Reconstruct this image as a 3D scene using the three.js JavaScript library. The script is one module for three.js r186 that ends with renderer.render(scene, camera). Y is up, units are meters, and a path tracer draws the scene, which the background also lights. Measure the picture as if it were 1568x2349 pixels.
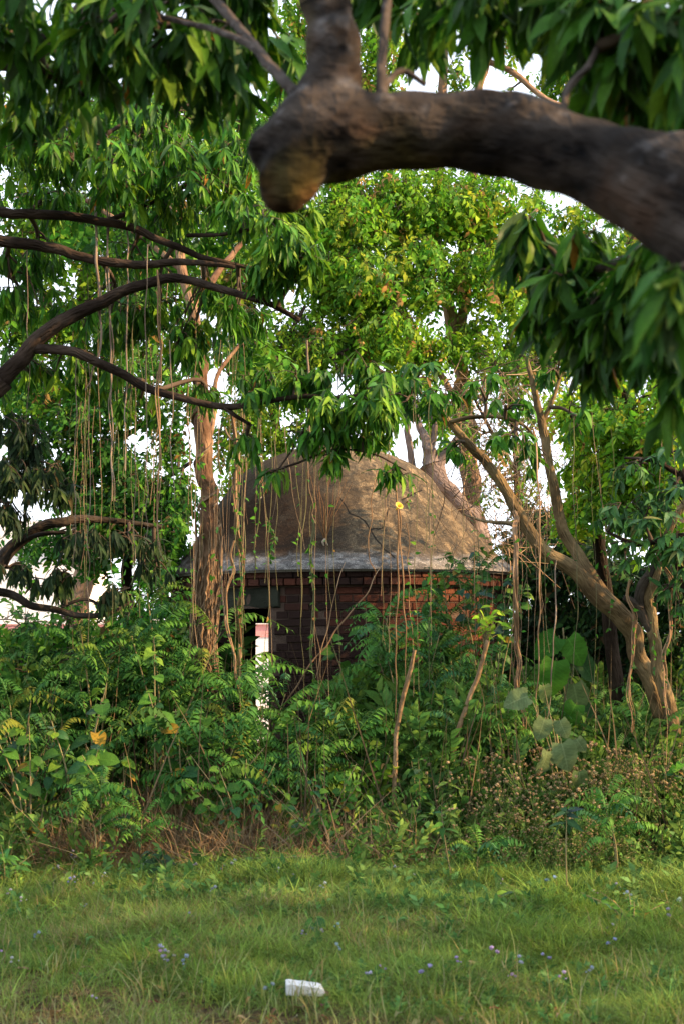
import * as THREE from 'three';
import { mergeVertices } from 'three/addons/utils/BufferGeometryUtils.js';
import { MarchingCubes } from 'three/addons/objects/MarchingCubes.js';

// ---------------------------------------------------------------- camera, sky, sun, exposure
const scene = new THREE.Scene();
const EYE = 1.55, F = 3264, CX = 784, CY = 1174.5, PITCH = Math.atan((1456 - CY) / F);
const camera = new THREE.PerspectiveCamera(39.6, 683 / 1024, 0.05, 500);
camera.position.set(0, EYE, 0);
camera.rotation.set(PITCH, 0, 0);
camera.focus = 12.6;
camera.userData.fStop = 3.7;
scene.add(camera);

const SUN = new THREE.Vector3(0.86, 0.47, 0.21).normalize();
function skyTexture() {
  const W = 256, H = 128, d = new Float32Array(W * H * 4);
  for (let j = 0; j < H; j++) for (let i = 0; i < W; i++) {
    const el = ((j + 0.5) / H - 0.5) * Math.PI, az = ((i + 0.5) / W - 0.5) * 2 * Math.PI;
    const x = Math.cos(az) * Math.cos(el), y = Math.sin(el), z = Math.sin(az) * Math.cos(el);
    const c = x * SUN.x + y * SUN.y + z * SUN.z, t = Math.pow(Math.max(0, y), 0.55), g = Math.pow(Math.max(0, c), 6) * 0.7;
    const o = (j * W + i) * 4, lo = (y < 0 ? 0.35 : 1) * 0.85;
    d[o] = (1.0 * (1 - t) + 0.66 * t + g) * lo; d[o + 1] = (1.03 * (1 - t) + 0.78 * t + g * 0.9) * lo; d[o + 2] = (1.09 * (1 - t) + 0.98 * t + g * 0.7) * lo; d[o + 3] = 1;
  }
  const tex = new THREE.DataTexture(d, W, H, THREE.RGBAFormat, THREE.FloatType);
  tex.mapping = THREE.EquirectangularReflectionMapping; tex.magFilter = THREE.LinearFilter; tex.needsUpdate = true;
  return tex;
}
scene.background = skyTexture();
scene.environment = scene.background;
const sun = new THREE.DirectionalLight(0xffd29c, 4.7);
sun.position.copy(SUN).multiplyScalar(40).add(new THREE.Vector3(0, 0, -10));
sun.target.position.set(0, 0, -10);
sun.castShadow = true; sun.shadow.radius = 1.2; sun.shadow.mapSize.set(4096, 4096);
Object.assign(sun.shadow.camera, { left: -22, right: 22, top: 22, bottom: -22, near: 1, far: 90 });
scene.add(sun, sun.target);
const renderer = new THREE.WebGLRenderer({ antialias: true });
renderer.toneMapping = THREE.LinearToneMapping;
renderer.toneMappingExposure = 3.0;
renderer.shadowMap.enabled = true;
renderer.setSize(683, 1024);

// ---------------------------------------------------------------- helpers
const V = (x, y, z) => new THREE.Vector3(x, y, z);
const UP = V(0, 1, 0);
function rng(seed) { let a = (seed * 2654435761) >>> 0; return () => { a = (a + 0x6d2b79f5) | 0; let t = Math.imul(a ^ (a >>> 15), 1 | a); t = (t + Math.imul(t ^ (t >>> 7), 61 | t)) ^ t; return ((t ^ (t >>> 14)) >>> 0) / 4294967296; }; }
const mix = (a, b, t) => a + (b - a) * t, clamp = (x, a = 0, b = 1) => Math.min(b, Math.max(a, x)), sstep = (a, b, x) => { const t = clamp((x - a) / (b - a)); return t * t * (3 - 2 * t); };
const mixc = (a, b, t) => [mix(a[0], b[0], t), mix(a[1], b[1], t), mix(a[2], b[2], t)];
function hash(x, y, z) { let h = (Math.imul(x, 374761393) + Math.imul(y, 668265263) + Math.imul(z, 2147483647 ^ 0x5bd1e995)) | 0; h = Math.imul(h ^ (h >>> 13), 1274126177); return ((h ^ (h >>> 16)) >>> 0) / 4294967296; }
function vnoise(x, y, z = 0, wx = 0, wy = 0) {
  const ix = Math.floor(x), iy = Math.floor(y), iz = Math.floor(z), fx = x - ix, fy = y - iy, fz = z - iz, s = fx * fx * (3 - 2 * fx), t = fy * fy * (3 - 2 * fy), r = fz * fz * (3 - 2 * fz);
  const m = (a, w) => (w ? ((a % w) + w) % w : a), h = (a, b, c) => hash(m(ix + a, wx), m(iy + b, wy), iz + c);
  const l = (c) => mix(mix(h(0, 0, c), h(1, 0, c), s), mix(h(0, 1, c), h(1, 1, c), s), t);
  return fz === 0 ? l(0) : mix(l(0), l(1), r);
}
function fbm(x, y, z = 0, o = 4, w = 0) { let s = 0, a = 0.5, n = 0; for (let k = 0; k < o; k++) { s += a * vnoise(x, y, z, w, w); n += a; x *= 2; y *= 2; z = z * 2 + (z ? 0.37 : 0); w *= 2; a *= 0.5; } return s / n; }
// a point of the photograph (1568 x 2349 units) at a depth in metres, as a place in the world
const SP = Math.sin(PITCH), CP = Math.cos(PITCH);
function P(x, y, d) { const X = (x - CX) / F * d, Y = -(y - CY) / F * d; return V(X, EYE + Y * CP + d * SP, Y * SP - d * CP); }
function toPhoto(p) { const y = p.y - EYE, d = -p.z * CP + y * SP, Y = y * CP + p.z * SP; return [CX + p.x / d * F, CY - Y / d * F, d]; }
const groundH = (x, z) => 0.10 * (fbm(x * 0.5 + 40, z * 0.5 + 40, 0, 3) - 0.5) + 0.10 * sstep(-9.5, -12, z);
const onGround = (x, d) => { const X = (x - CX) / F * d; return V(X, groundH(X, -d), -d); };
const names = new Map();
function numbered(name) { const k = names.get(name) || 0; names.set(name, k + 1); return k ? name + '_' + String(k).padStart(3, '0') : name; }
function thing(name, label, category, base = V(0, 0, 0), group) { const o = new THREE.Group(); o.name = numbered(name); o.position.copy(base); o.userData = { label, category }; if (group) o.userData.group = group; scene.add(o); return o; }
function tagKind(o, kind, label, category) { o.userData.kind = kind; if (label) o.userData.label = label; if (category) o.userData.category = category; return o; }
function addMesh(name, geo, mat, parent = scene) { const m = new THREE.Mesh(geo, mat); m.name = parent === scene ? numbered(name) : name; m.castShadow = m.receiveShadow = true; parent.add(m); return m; }

class GB {
  constructor() { this.p = []; this.u = []; this.c = []; this.i = []; }
  v(x, y, z, u, w, c) { this.p.push(x, y, z); this.u.push(u, w); this.c.push(c[0], c[1], c[2]); return this.p.length / 3 - 1; }
  t(a, b, c) { this.i.push(a, b, c); }
  q(a, b, c, d) { this.i.push(a, b, c, a, c, d); }
  add(shape, m, col, cj = 1) { // a leaf shape under a matrix
    const o = this.p.length / 3, e = m.elements, p = shape.pos;
    for (let k = 0; k < p.length; k += 3) { const x = p[k], y = p[k + 1], z = p[k + 2]; this.p.push(e[0] * x + e[4] * y + e[8] * z + e[12], e[1] * x + e[5] * y + e[9] * z + e[13], e[2] * x + e[6] * y + e[10] * z + e[14]); this.c.push(col[0] * cj, col[1] * cj, col[2] * cj); }
    for (const w of shape.uv) this.u.push(w);
    for (const w of shape.idx) this.i.push(w + o);
  }
  build(base, flat) {
    let g = new THREE.BufferGeometry(); const p = new Float32Array(this.p);
    if (base) for (let k = 0; k < p.length; k += 3) { p[k] -= base.x; p[k + 1] -= base.y; p[k + 2] -= base.z; }
    g.setAttribute('position', new THREE.BufferAttribute(p, 3)); g.setAttribute('uv', new THREE.BufferAttribute(new Float32Array(this.u), 2)); g.setAttribute('color', new THREE.BufferAttribute(new Float32Array(this.c), 3)); g.setIndex(this.i);
    if (flat) g = g.toNonIndexed();
    g.computeVertexNormals(); return g;
  }
}
const basisM = (() => { const X = V(), Y = V(), Z = V(); return (p, dir, nor, s, m = new THREE.Matrix4()) => { Y.copy(dir).normalize(); X.crossVectors(Y, nor); if (X.lengthSq() < 1e-8) X.set(1, 0, 0).cross(Y); X.normalize(); Z.crossVectors(X, Y); m.makeBasis(X, Y, Z); const e = m.elements; for (const k of [0, 1, 2, 4, 5, 6, 8, 9, 10]) e[k] *= s; e[12] = p.x; e[13] = p.y; e[14] = p.z; return m; }; })();
const rdir = (r) => { const z = r() * 2 - 1, a = r() * 6.2832, s = Math.sqrt(1 - z * z); return V(s * Math.cos(a), z, s * Math.sin(a)); };

// a limb swept along a curve: radius per control point, lumps, bark tones per vertex, uv in metres
function limb(gb, pts, rad, { seg = pts.length * 5, around = 10, lump = 0.12, seed = 1, tone = [[1, 1, 1], [1, 1, 1]], freq = 6, cap = true, straight = false } = {}) {
  const curve = pts.length > 2 || !straight ? new THREE.CatmullRomCurve3(pts, false, 'centripetal') : new THREE.LineCurve3(pts[0], pts[1]);
  const tan = V(), nor = V(0, 0, -1), bin = V(), prev = V(), out = [];
  let len = 0, first = 0;
  for (let k = 0; k <= seg; k++) {
    const t = k / seg, p = curve.getPoint(t), f = t * (rad.length - 1), a = Math.min(rad.length - 2, Math.floor(f)), r = mix(rad[a], rad[a + 1], f - a);
    curve.getTangent(t, tan);
    nor.addScaledVector(tan, -nor.dot(tan)); if (nor.lengthSq() < 1e-6) nor.set(1, 0, 0).addScaledVector(tan, -tan.x); nor.normalize(); bin.crossVectors(tan, nor);
    if (around > 7 && k) { const w = Math.min(1, t * 4) * r * 1.5, q = k / seg * curve.getLength(); p.x += (fbm(q * 3.1 + seed * 3, 2.5, 0, 3) - .5) * w; p.y += (fbm(q * 3.1 + seed * 3, 9.5, 0, 3) - .5) * w; p.z += (fbm(q * 3.1 + seed * 3, 17.5, 0, 3) - .5) * w; }
    if (k) len += p.distanceTo(prev); prev.copy(p); out.push({ p: p.clone(), r, t: tan.clone() });
    for (let j = 0; j <= around; j++) {
      const a2 = (j % around) / around * 6.28318, cx = Math.cos(a2), sx = Math.sin(a2), n = around > 5 ? fbm(cx * 1.3 + seed * 7.1, len * freq, sx * 1.3 + 3.3, 3) : 0.5;
      const rr = r * (1 + lump * (n - 0.5) * 2), x = p.x + (nor.x * cx + bin.x * sx) * rr, y = p.y + (nor.y * cx + bin.y * sx) * rr, z = p.z + (nor.z * cx + bin.z * sx) * rr;
      const tn = around > 5 ? sstep(0.35, 0.65, fbm(x * 5 + seed, y * 5, z * 5 + 1.5, 3)) : hash(k, seed, 5), id = gb.v(x, y, z, j / around * 6.283 * r / 0.4, len / 0.4, mixc(tone[0], tone[1], tn));
      if (!k && !j) first = id;
    }
  }
  const n = around + 1;
  for (let k = 0; k < seg; k++) for (let j = 0; j < around; j++) { const a = first + k * n + j; gb.q(a, a + n, a + n + 1, a + 1); }
  if (cap) for (const k of [0, seg]) { const o = out[k], c = gb.v(o.p.x, o.p.y, o.p.z, 0, 0, tone[0]); for (let j = 0; j < around; j++) { const a = first + k * n + j; k ? gb.t(c, a + 1, a) : gb.t(c, a, a + 1); } }
  return out;
}
// photograph path [[x, y, depth, radius in units], ...] -> points and radii in metres
const photoPath = (l) => [l.map((q) => P(q[0], q[1], q[2])), l.map((q) => q[3] * q[2] / F)];

// ---- textures
function dataTex(W, H, fn, srgb) { const d = new Uint8Array(W * H * 4); for (let j = 0; j < H; j++) for (let i = 0; i < W; i++) { const c = fn(i / W, j / H, i, j), o = (j * W + i) * 4; d[o] = clamp(c[0]) * 255; d[o + 1] = clamp(c[1]) * 255; d[o + 2] = clamp(c[2]) * 255; d[o + 3] = 255; } const t = new THREE.DataTexture(d, W, H); t.wrapS = t.wrapT = THREE.RepeatWrapping; t.magFilter = THREE.LinearFilter; t.minFilter = THREE.LinearMipmapLinearFilter; t.generateMipmaps = true; if (srgb) t.colorSpace = THREE.SRGBColorSpace; t.needsUpdate = true; return t; }
const barkHeight = (u, v, f) => { const w = fbm(u * 8, v * 8, 0, 3, 8) * 0.35, a = vnoise((u + w * 0.12) * 24, v * 5, 0, 24, 5), b = vnoise((u + w * 0.1) * 48, v * 12, 0.0, 48, 12); const ridge = 1 - Math.abs(a * 2 - 1); return clamp(mix(ridge * 0.7 + b * 0.3, fbm(u * 16, v * 16, 0, 4, 16), f)); };
const barkBump = dataTex(512, 512, (u, v) => { const h = barkHeight(u, v, 0.25); return [h, h, h]; });
const barkMap = dataTex(512, 512, (u, v) => { const h = barkHeight(u, v, 0.25), s = fbm(u * 10, v * 10, 0, 4, 10); const k = 0.42 + 0.5 * h + 0.25 * (s - 0.5); return [k, k, k]; });
const limbBump = dataTex(512, 512, (u, v) => { const p = fbm(u * 10, v * 10, 0, 4, 10), q = vnoise(u * 26, v * 20, 0, 26, 20), k = clamp(.55 * p + .3 * (1 - Math.abs(q * 2 - 1)) + .15 * vnoise(u * 90, v * 90, 0, 90, 90) ); return [k, k, k]; });
const limbMap = dataTex(512, 512, (u, v) => { const p = fbm(u * 8, v * 8, 0, 5, 8), q = vnoise(u * 26, v * 20, 0, 26, 20), k = clamp(.22 + 1.7 * (p - .3) + .25 * (1 - Math.abs(q * 2 - 1))); return [k, k * .97, k * .94]; });
const grainBump = dataTex(512, 512, (u, v) => { const h = 0.6 * fbm(u * 32, v * 32, 0, 4, 32) + 0.4 * vnoise(u * 128, v * 128, 0, 128, 128); return [h, h, h]; });
const grainMap = dataTex(512, 512, (u, v) => { const a = vnoise(u * 160, v * 160, 0, 160, 160), b = fbm(u * 6, v * 6, 0, 5, 6), k = 0.72 + 0.25 * (b - 0.5) + (a > 0.86 ? 0.25 : a < 0.14 ? -0.22 : 0); return [k, k * 0.98, k * 0.95]; });

const matte = (o) => new THREE.MeshPhysicalMaterial({ specularIntensity: .15, ...o });
const barkMat = new THREE.MeshPhysicalMaterial({ vertexColors: true, map: barkMap, bumpMap: barkBump, bumpScale: 0.014, roughness: 0.95, specularIntensity: 0.15 });
const twigMat = new THREE.MeshPhysicalMaterial({ vertexColors: true, roughness: 0.95, specularIntensity: 0.15 });
const leafMap = dataTex(128, 256, (u, v) => { const x = Math.abs(u - .5) * 2, mid = sstep(.09, .03, x), ph = v * 9 - x * 1.7, ve = sstep(.12, .04, Math.abs(ph - Math.round(ph))) * sstep(1, .5, x), n = fbm(u * 8, v * 16, 0, 4, 8), k = .68 + .36 * (n - .5) + .22 * mid + .16 * ve; return [k + .06 * mid, k, k * (.92 + .1 * mid)]; });
const leafMats = new Map();
function leafMat(col = [1, 1, 1], vc = false, gloss = 0.35, trans = 0.36) {
  const key = col.map((c) => c.toFixed(3)).join() + vc + gloss + trans;
  if (!leafMats.has(key)) leafMats.set(key, new THREE.MeshPhysicalMaterial({ color: new THREE.Color().setRGB(...col), map: leafMap, vertexColors: vc, roughness: 0.95, specularIntensity: 0.15, clearcoat: gloss * .4, clearcoatRoughness: 0.4, transmission: trans, thickness: 0, side: THREE.DoubleSide }));
  return leafMats.get(key);
}
// ---- leaf shapes: unit length along +y, upper face towards +z
const PROF = { lance: (s) => Math.pow(Math.sin(Math.PI * Math.pow(s, 0.9)), 0.85), ovate: (s) => Math.pow(Math.sin(Math.PI * Math.pow(s, 0.62)), 0.9), heart: (s) => Math.pow(1 - s, 0.85) * (0.6 + 1.7 * s) * 1.2, broad: (s) => Math.pow(Math.sin(Math.PI * (0.06 + 0.94 * Math.pow(s, 0.9))), 0.6), blade: (s) => 1 - s * s };
function leafShape({ w = 0.25, n = 4, fold = 0.2, bend = 0.25, wave = 0, prof = 'lance', seed = 0, cup = 0, petiole = 0, jag = 0 }) {
  const pos = [], uv = [], idx = [], f = PROF[prof];
  for (let k = 0; k <= n; k++) {
    const s = k / n, hw = Math.max(0.004, w / 2 * f(s) * (1 + jag * (k % 2 ? 1 : -0.6))), y = petiole + s * (1 - petiole - 0.12 * bend), z = -bend * s * s, lob = prof === 'heart' && k === 0 ? -0.1 : 0;
    pos.push(-hw, y + lob, z + hw * fold + wave * Math.sin(s * 10 + seed) - cup * hw, 0, y, z, hw, y + lob, z + hw * fold + wave * Math.cos(s * 11 + seed * 2) - cup * hw);
    uv.push(0, s, 0.5, s, 1, s);
    if (k) { const a = (k - 1) * 3; idx.push(a, a + 1, a + 4, a, a + 4, a + 3, a + 1, a + 2, a + 5, a + 1, a + 5, a + 4); }
  }
  if (petiole) { const b = pos.length / 3, q = 0.009; pos.push(-q, 0, 0, q, 0, 0, q, petiole + 0.05, 0, -q, petiole + 0.05, 0); uv.push(0.5, 0, 0.5, 0, 0.5, 0, 0.5, 0); idx.push(b, b + 1, b + 2, b, b + 2, b + 3); }
  return { pos, uv, idx };
}
function shapeGeo(s) { if (s.isBufferGeometry) return s; if (!s.geo) { const g = new THREE.BufferGeometry(); g.setAttribute('position', new THREE.Float32BufferAttribute(s.pos, 3)); g.setAttribute('uv', new THREE.Float32BufferAttribute(s.uv, 2)); g.setIndex(s.idx); g.computeVertexNormals(); s.geo = g; } return s.geo; }
const mangoNear = [0, 1, 2, 3].map((k) => leafShape({ w: 0.22 + 0.03 * (k % 2), n: 7, fold: 0.25 + 0.1 * k, bend: [0.12, 0.3, 0.45, 0.2][k], wave: 0.018, seed: k * 1.7 }));
const mangoFar = [0, 1, 2].map((k) => leafShape({ w: 0.17 + 0.03 * k, n: 4, fold: 0.3, bend: [0.15, 0.35, 0.5][k], wave: 0.02, seed: k * 2.3 }));
const oval = [0, 1].map((k) => leafShape({ w: 0.5, n: 3, fold: 0.2, bend: 0.2 + 0.2 * k, prof: 'ovate', seed: k }));
const ovalLong = [0, 1].map((k) => leafShape({ w: 0.36, n: 4, fold: 0.25, bend: 0.2 + 0.25 * k, prof: 'ovate', seed: k, wave: 0.01 }));
const heart = [0, 1, 2].map((k) => leafShape({ w: 0.68, n: 6, fold: 0.16 + 0.1 * k, bend: 0.2 + 0.15 * k, prof: 'heart', seed: k, wave: 0.012, petiole: 0.22 }));
const teak = [0, 1].map((k) => leafShape({ w: 0.8, n: 12, fold: 0.22 + .12 * k, bend: 0.35 + 0.2 * k, prof: 'heart', seed: k, wave: 0.04, petiole: 0.1, jag: 0.07 }));
const leaflet = leafShape({ w: 0.42, n: 2, fold: 0.2, bend: 0.35, prof: 'ovate' });
const pal = (...a) => a;
const MANGO = pal([.055, .21, .012], [.08, .26, .014], [.036, .15, .016], [.12, .32, .018], [.05, .15, .025], [.21, .40, .025], [.09, .17, .055], [.42, .2, .02]);
const MANGO_W = [0.2, 0.22, 0.16, 0.16, 0.12, 0.08, 0.055, 0.005];
const pick = (w, r) => { let t = r(), k = 0; while (k < w.length - 1 && t > w[k]) t -= w[k++]; return k; };

// leaves [{ m, L, c, v, j }] -> the largest in view as parts, the rest as instanced foliage
function emitLeaves(root, leaves, shapes, palette, { parts = 0, part = 'leaf', vc = false, gloss = 0.35, trans = 0.36, minPx = 9, name = 'foliage', zMax = 1e9 } = {}) {
  const b = root.position; for (const l of leaves) l.v %= shapes.length;
  if (parts) {
    for (const l of leaves) { const e = l.m.elements, q = toPhoto(V(e[12] + e[4] * 0.5, e[13] + e[5] * 0.5, e[14] + e[6] * 0.5)), px = l.L * 1422 / q[2]; l.s = q[2] > 0.3 && q[0] > -20 && q[0] < 1588 && q[1] > -20 && q[1] < 2370 && px > minPx && q[2] < zMax ? px : 0; }
    leaves.sort((a, c) => c.s - a.s);
  }
  const rest = shapes.map(() => []);
  leaves.forEach((l, k) => {
    if (k < parts && l.s > 0) { const o = addMesh(part, shapeGeo(shapes[l.v]), leafMat(palette[l.c], vc, gloss, trans), root); l.m.elements[12] -= b.x; l.m.elements[13] -= b.y; l.m.elements[14] -= b.z; o.applyMatrix4(l.m); } else rest[l.v].push(l);
  });
  rest.forEach((list, k) => {
    if (!list.length) return;
    const im = new THREE.InstancedMesh(shapeGeo(shapes[k]), leafMat([1, 1, 1], vc, gloss, trans), list.length), c = new THREE.Color();
    list.forEach((l, n) => { const e = l.m.elements; e[12] -= b.x; e[13] -= b.y; e[14] -= b.z; im.setMatrixAt(n, l.m); const p = palette[l.c]; c.setRGB(p[0] * l.j, p[1] * l.j, p[2] * l.j); im.setColorAt(n, c); });
    im.name = name; im.userData.kind = 'stuff'; im.castShadow = im.receiveShadow = true; root.add(im);
  });
}
function whorl(out, r, tip, axis, o) {
  const n = o.n[0] + Math.floor(r() * (o.n[1] - o.n[0] + 1)), side = V(axis.z, 0.3, -axis.x).cross(axis).normalize(), bit = V().crossVectors(axis, side), a0 = r() * 6.28, young = r() < (o.young || 0);
  for (let k = 0; k < n; k++) {
    const a = a0 + k * 2.4 + r() * 0.5, back = r() * o.L * 0.5, d = V().addScaledVector(side, Math.cos(a)).addScaledVector(bit, Math.sin(a)).multiplyScalar(o.spread).addScaledVector(axis, 0.4 + 0.3 * r()).add(V(0, -o.droop * (0.6 + 0.8 * r()), 0)).normalize();
    const nn = V().copy(axis).multiplyScalar(0.7).add(UP).addScaledVector(rdir(r), 0.45), L = o.L * (0.65 + 0.6 * r()), p = tip.clone().addScaledVector(axis, -back);
    out.push({ m: basisM(p, d, nn, L), L, c: young ? 5 : pick(o.w, r), v: Math.floor(r() * o.shapes), j: (0.75 + 0.5 * r()) });
  }
}
// one tree: limbs, twigs that reach into foliage masses, and its leaves
function makeTree(o) {
  const r = rng(o.seed), root = thing(o.name || 'tree', o.label, o.category || 'tree', o.base, o.group), skel = [];
  o.limbs.forEach((l, k) => { const [pts, rad] = l.pts ? [l.pts, l.rad] : photoPath(l.path); const gb = new GB(); skel.push(...limb(gb, pts, rad, { seed: o.seed + k, tone: l.tone || o.tone, around: l.around || 12, lump: l.lump || 0.14, seg: l.seg || pts.length * 6 }).map((q) => q.p)); const bs = root.position; addMesh(l.name || 'branch', gb.build(bs), l.mat || o.mat || barkMat, root); });
  const tw = new GB(), leaves = [], tt = o.twigTone || [[.05, .035, .025], [.09, .07, .05]];
  const near = (list, p) => { let b = list[0], d = 1e9; for (const q of list) { const e = q.distanceToSquared(p); if (e < d) { d = e; b = q; } } return b; };
  for (const bl of o.blobs) {
    const w = bl.c ? null : bl, c = w ? P(w[0], w[1], w[4]) : V(...bl.c), R = w ? V(w[2] * w[4] / F, w[3] * w[4] / F, w[5]) : V(...bl.r), n = Math.round(w ? w[6] * (o.dens || 1) : bl.n), fol = (w ? w[7] : bl.o) || {}, q = { ...o.leaf, ...fol };
    const sub = [];
    const arm = (a, b, ra, rb) => { const d = a.distanceTo(b), m = a.clone().lerp(b, 0.5).add(V((r() - 0.5) * d * 0.25, d * 0.1, (r() - 0.5) * d * 0.25)); return limb(tw, [a, m, b], [ra, mix(ra, rb, 0.5), rb], { seg: 7, around: 5, tone: tt, seed: 3, lump: 0, cap: false }).map((s) => s.p); };
    const k = q.arm || 1;
    const a0 = arm(near(skel, c), c, 0.018 * k, 0.009 * k); sub.push(...a0.slice(2));
    for (let t = 0; t < 3 + n / 18; t++) { const e = c.clone().add(rdir(r).multiplyScalar(0.75).multiply(R)); sub.push(...arm(a0[2 + Math.floor(r() * 5)], e, 0.008 * k, 0.004 * k)); }
    for (let t = 0; t < n; t++) {
      const tip = c.clone().add(rdir(r).multiplyScalar(Math.pow(r(), 0.45)).multiply(R)); if (tip.y < 0.05 + groundH(tip.x, tip.z)) tip.y = 0.1 + r() * 0.4;
      const from = near(sub, tip), axis = tip.clone().sub(from); const d = axis.length(); if (d < 0.02) axis.set(0, -1, 0); axis.normalize().addScaledVector(rdir(r), 0.35).add(V(0, q.axisY || -0.15, 0)).normalize();
      if (r() < (q.twig ?? 1)) limb(tw, [from, from.clone().lerp(tip, 0.55).add(V(0, d * 0.12, 0)), tip], [0.0042 * k, 0.003 * k, 0.002 * k], { seg: 4, around: 3, tone: tt, lump: 0, cap: false });
      whorl(leaves, r, tip, axis, q);
    }
  }
  if (tw.p.length) { const m = addMesh('twig', tw.build(root.position), twigMat, root); m.userData.kind = 'stuff'; }
  emitLeaves(root, leaves, o.shapes, o.palette, o.emit || {});
  return root;
}
// ---------------------------------------------------------------- ground, yard, house behind the trees
{
  const N = 150, gb = new GB(), map = (t) => Math.sign(t) * (Math.abs(t) * 8 + Math.pow(Math.abs(t), 6) * 240);
  for (let j = 0; j <= N; j++) for (let i = 0; i <= N; i++) { const x = map(i / N * 2 - 1), z = map(j / N * 2 - 1) - 8; gb.v(x, groundH(x, z), z, x / 3, z / 3, [1, 1, 1]); }
  for (let j = 0; j < N; j++) for (let i = 0; i < N; i++) { const a = j * (N + 1) + i; gb.q(a, a + N + 1, a + N + 2, a + 1); }
  const map2 = dataTex(1024, 1024, (u, v) => { const a = fbm(u * 6, v * 6, 0, 5, 6), b = fbm(u * 40 + 3, v * 40, 0, 3, 40), c = vnoise(u * 200, v * 200, 0, 200, 200); let k = mixc([.23, .19, .12], [.16, .19, .085], sstep(.4, .6, a)); k = mixc(k, [.33, .26, .16], sstep(.55, .75, b) * 0.7); return k.map((x) => x * (0.75 + 0.5 * c)); }, true);
  const g = addMesh('ground', gb.build(), matte({ map: map2, bumpMap: grainBump, bumpScale: 0.02, roughness: 1 }));
  tagKind(g, 'structure', 'patchy grassy earth under the trees');
  const yb = new GB(), x0 = -16, x1 = .2, z0 = -31, z1 = -17.5; const id = [];
  for (let j = 0; j <= 12; j++) for (let i = 0; i <= 12; i++) { const x = mix(x0, x1, i / 12) + (i === 12 || i === 0 ? fbm(j * 0.7, 3) - .5 : 0), z = mix(z1, z0, j / 12) + (j === 0 ? fbm(i * 0.8, 9) - .5 : 0); id.push(yb.v(x, groundH(x, z) + 0.02, z, x / 2, z / 2, [.52, .47, .4])); }
  for (let j = 0; j < 12; j++) for (let i = 0; i < 12; i++) { const a = j * 13 + i; yb.q(id[a], id[a + 1], id[a + 14], id[a + 13]); }
  tagKind(addMesh('yard', yb.build(), matte({ vertexColors: true, map: grainMap, roughness: 1, side: THREE.DoubleSide })), 'structure', 'pale sunlit yard before the white house');
}
const boxGB = (gb, x0, x1, y0, y1, z0, z1, c, s = 2) => {
  const f = (a, b, d, e, w, h) => { const i = [a, b, d, e].map((p, k) => gb.v(p[0], p[1], p[2], (k === 1 || k === 2 ? w : 0) / s, (k > 1 ? h : 0) / s, c)); gb.q(...i); }, X = x1 - x0, Y = y1 - y0, Z = z1 - z0;
  f([x0, y0, z1], [x1, y0, z1], [x1, y1, z1], [x0, y1, z1], X, Y); f([x1, y0, z0], [x0, y0, z0], [x0, y1, z0], [x1, y1, z0], X, Y); f([x1, y0, z1], [x1, y0, z0], [x1, y1, z0], [x1, y1, z1], Z, Y);
  f([x0, y0, z0], [x0, y0, z1], [x0, y1, z1], [x0, y1, z0], Z, Y); f([x0, y1, z1], [x1, y1, z1], [x1, y1, z0], [x0, y1, z0], X, Z); f([x0, y0, z0], [x1, y0, z0], [x1, y0, z1], [x0, y0, z1], X, Z);
};
const wash = matte({ vertexColors: true, map: grainMap, roughness: 0.9, bumpMap: grainBump, bumpScale: 0.006 });
{
  const h = thing('house', 'flat-roofed white house glimpsed between the leaves beside the vine-wrapped trunk', 'house', V(-9, 0, -32));
  const W = [.95, .94, .9];
  const part = (n, l, c) => { const g = new GB(); for (const b of l) boxGB(g, ...b, c); return addMesh(n, g.build(), wash, h); };
  part('wall', [[-4, 3.1, 0, 3.5, -4, 0]], W); part('roof', [[-4.15, 3.25, 3.5, 3.66, -4.15, .15]], [.85, .83, .78]); part('parapet', [[-4.1, 3.2, 3.66, 4.1, -.1, .1]], W);
  for (const x of [-2.6, 0.2]) { const w = part('window', [[x, x + 1.1, 1.1, 2.2, -.02, .03]], [.3, .3, .32]); const f = new GB(); boxGB(f, x - .06, x + 1.16, 1.02, 1.1, -.02, .1, [.7, .68, .64]); addMesh('sill', f.build(), wash, w); }
  const c = thing('compound_wall', 'low white compound wall with a faded pink stripe behind the shrubs', 'wall', V(-5, 0, -29));
  const cp = (n, b, k) => { const g = new GB(); boxGB(g, ...b, k); addMesh(n, g.build(), wash, c); };
  cp('wall', [-9, 6.6, 0, 1.5, -.1, .1], W); cp('stripe', [-9, 6.6, 1.5, 1.76, -.11, .12], [.75, .35, .33]); cp('coping', [-9.05, 6.65, 1.76, 1.86, -.16, .18], W);
}

// ---------------------------------------------------------------- the domed brick hut
const HUT = V((783 - CX) / F * 14.2, 0, -14.2), R_WALL = 1.66, Y_CORN = 1.985, Y_EAVE = 2.135;
const domeProfile = [[1.765, -.012], [1.75, .03], [1.67, .095], [1.57, .18], [1.45, .32], [1.345, .47], [1.215, .64], [1.07, .82], [.975, .955], [.80, 1.09], [.54, 1.21], [.27, 1.315], [.115, 1.41], [.06, 1.48], [.04, 1.53]];
const domeCurve = new THREE.CatmullRomCurve3(domeProfile.map((q) => V(q[0], q[1], 0)), false, 'centripetal'), domePts = domeCurve.getSpacedPoints(64);
function domeR(y) { for (let k = 1; k < domePts.length; k++) if (domePts[k].y >= y) { const a = domePts[k - 1], b = domePts[k]; return mix(a.x, b.x, clamp((y - a.y) / (b.y - a.y || 1))); } return 0; }
function domeV(y) { for (let k = 1; k < domePts.length; k++) if (domePts[k].y >= y) { const a = domePts[k - 1], b = domePts[k]; return (k - 1 + clamp((y - a.y) / (b.y - a.y || 1))) / 64; } return 1; }
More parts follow.
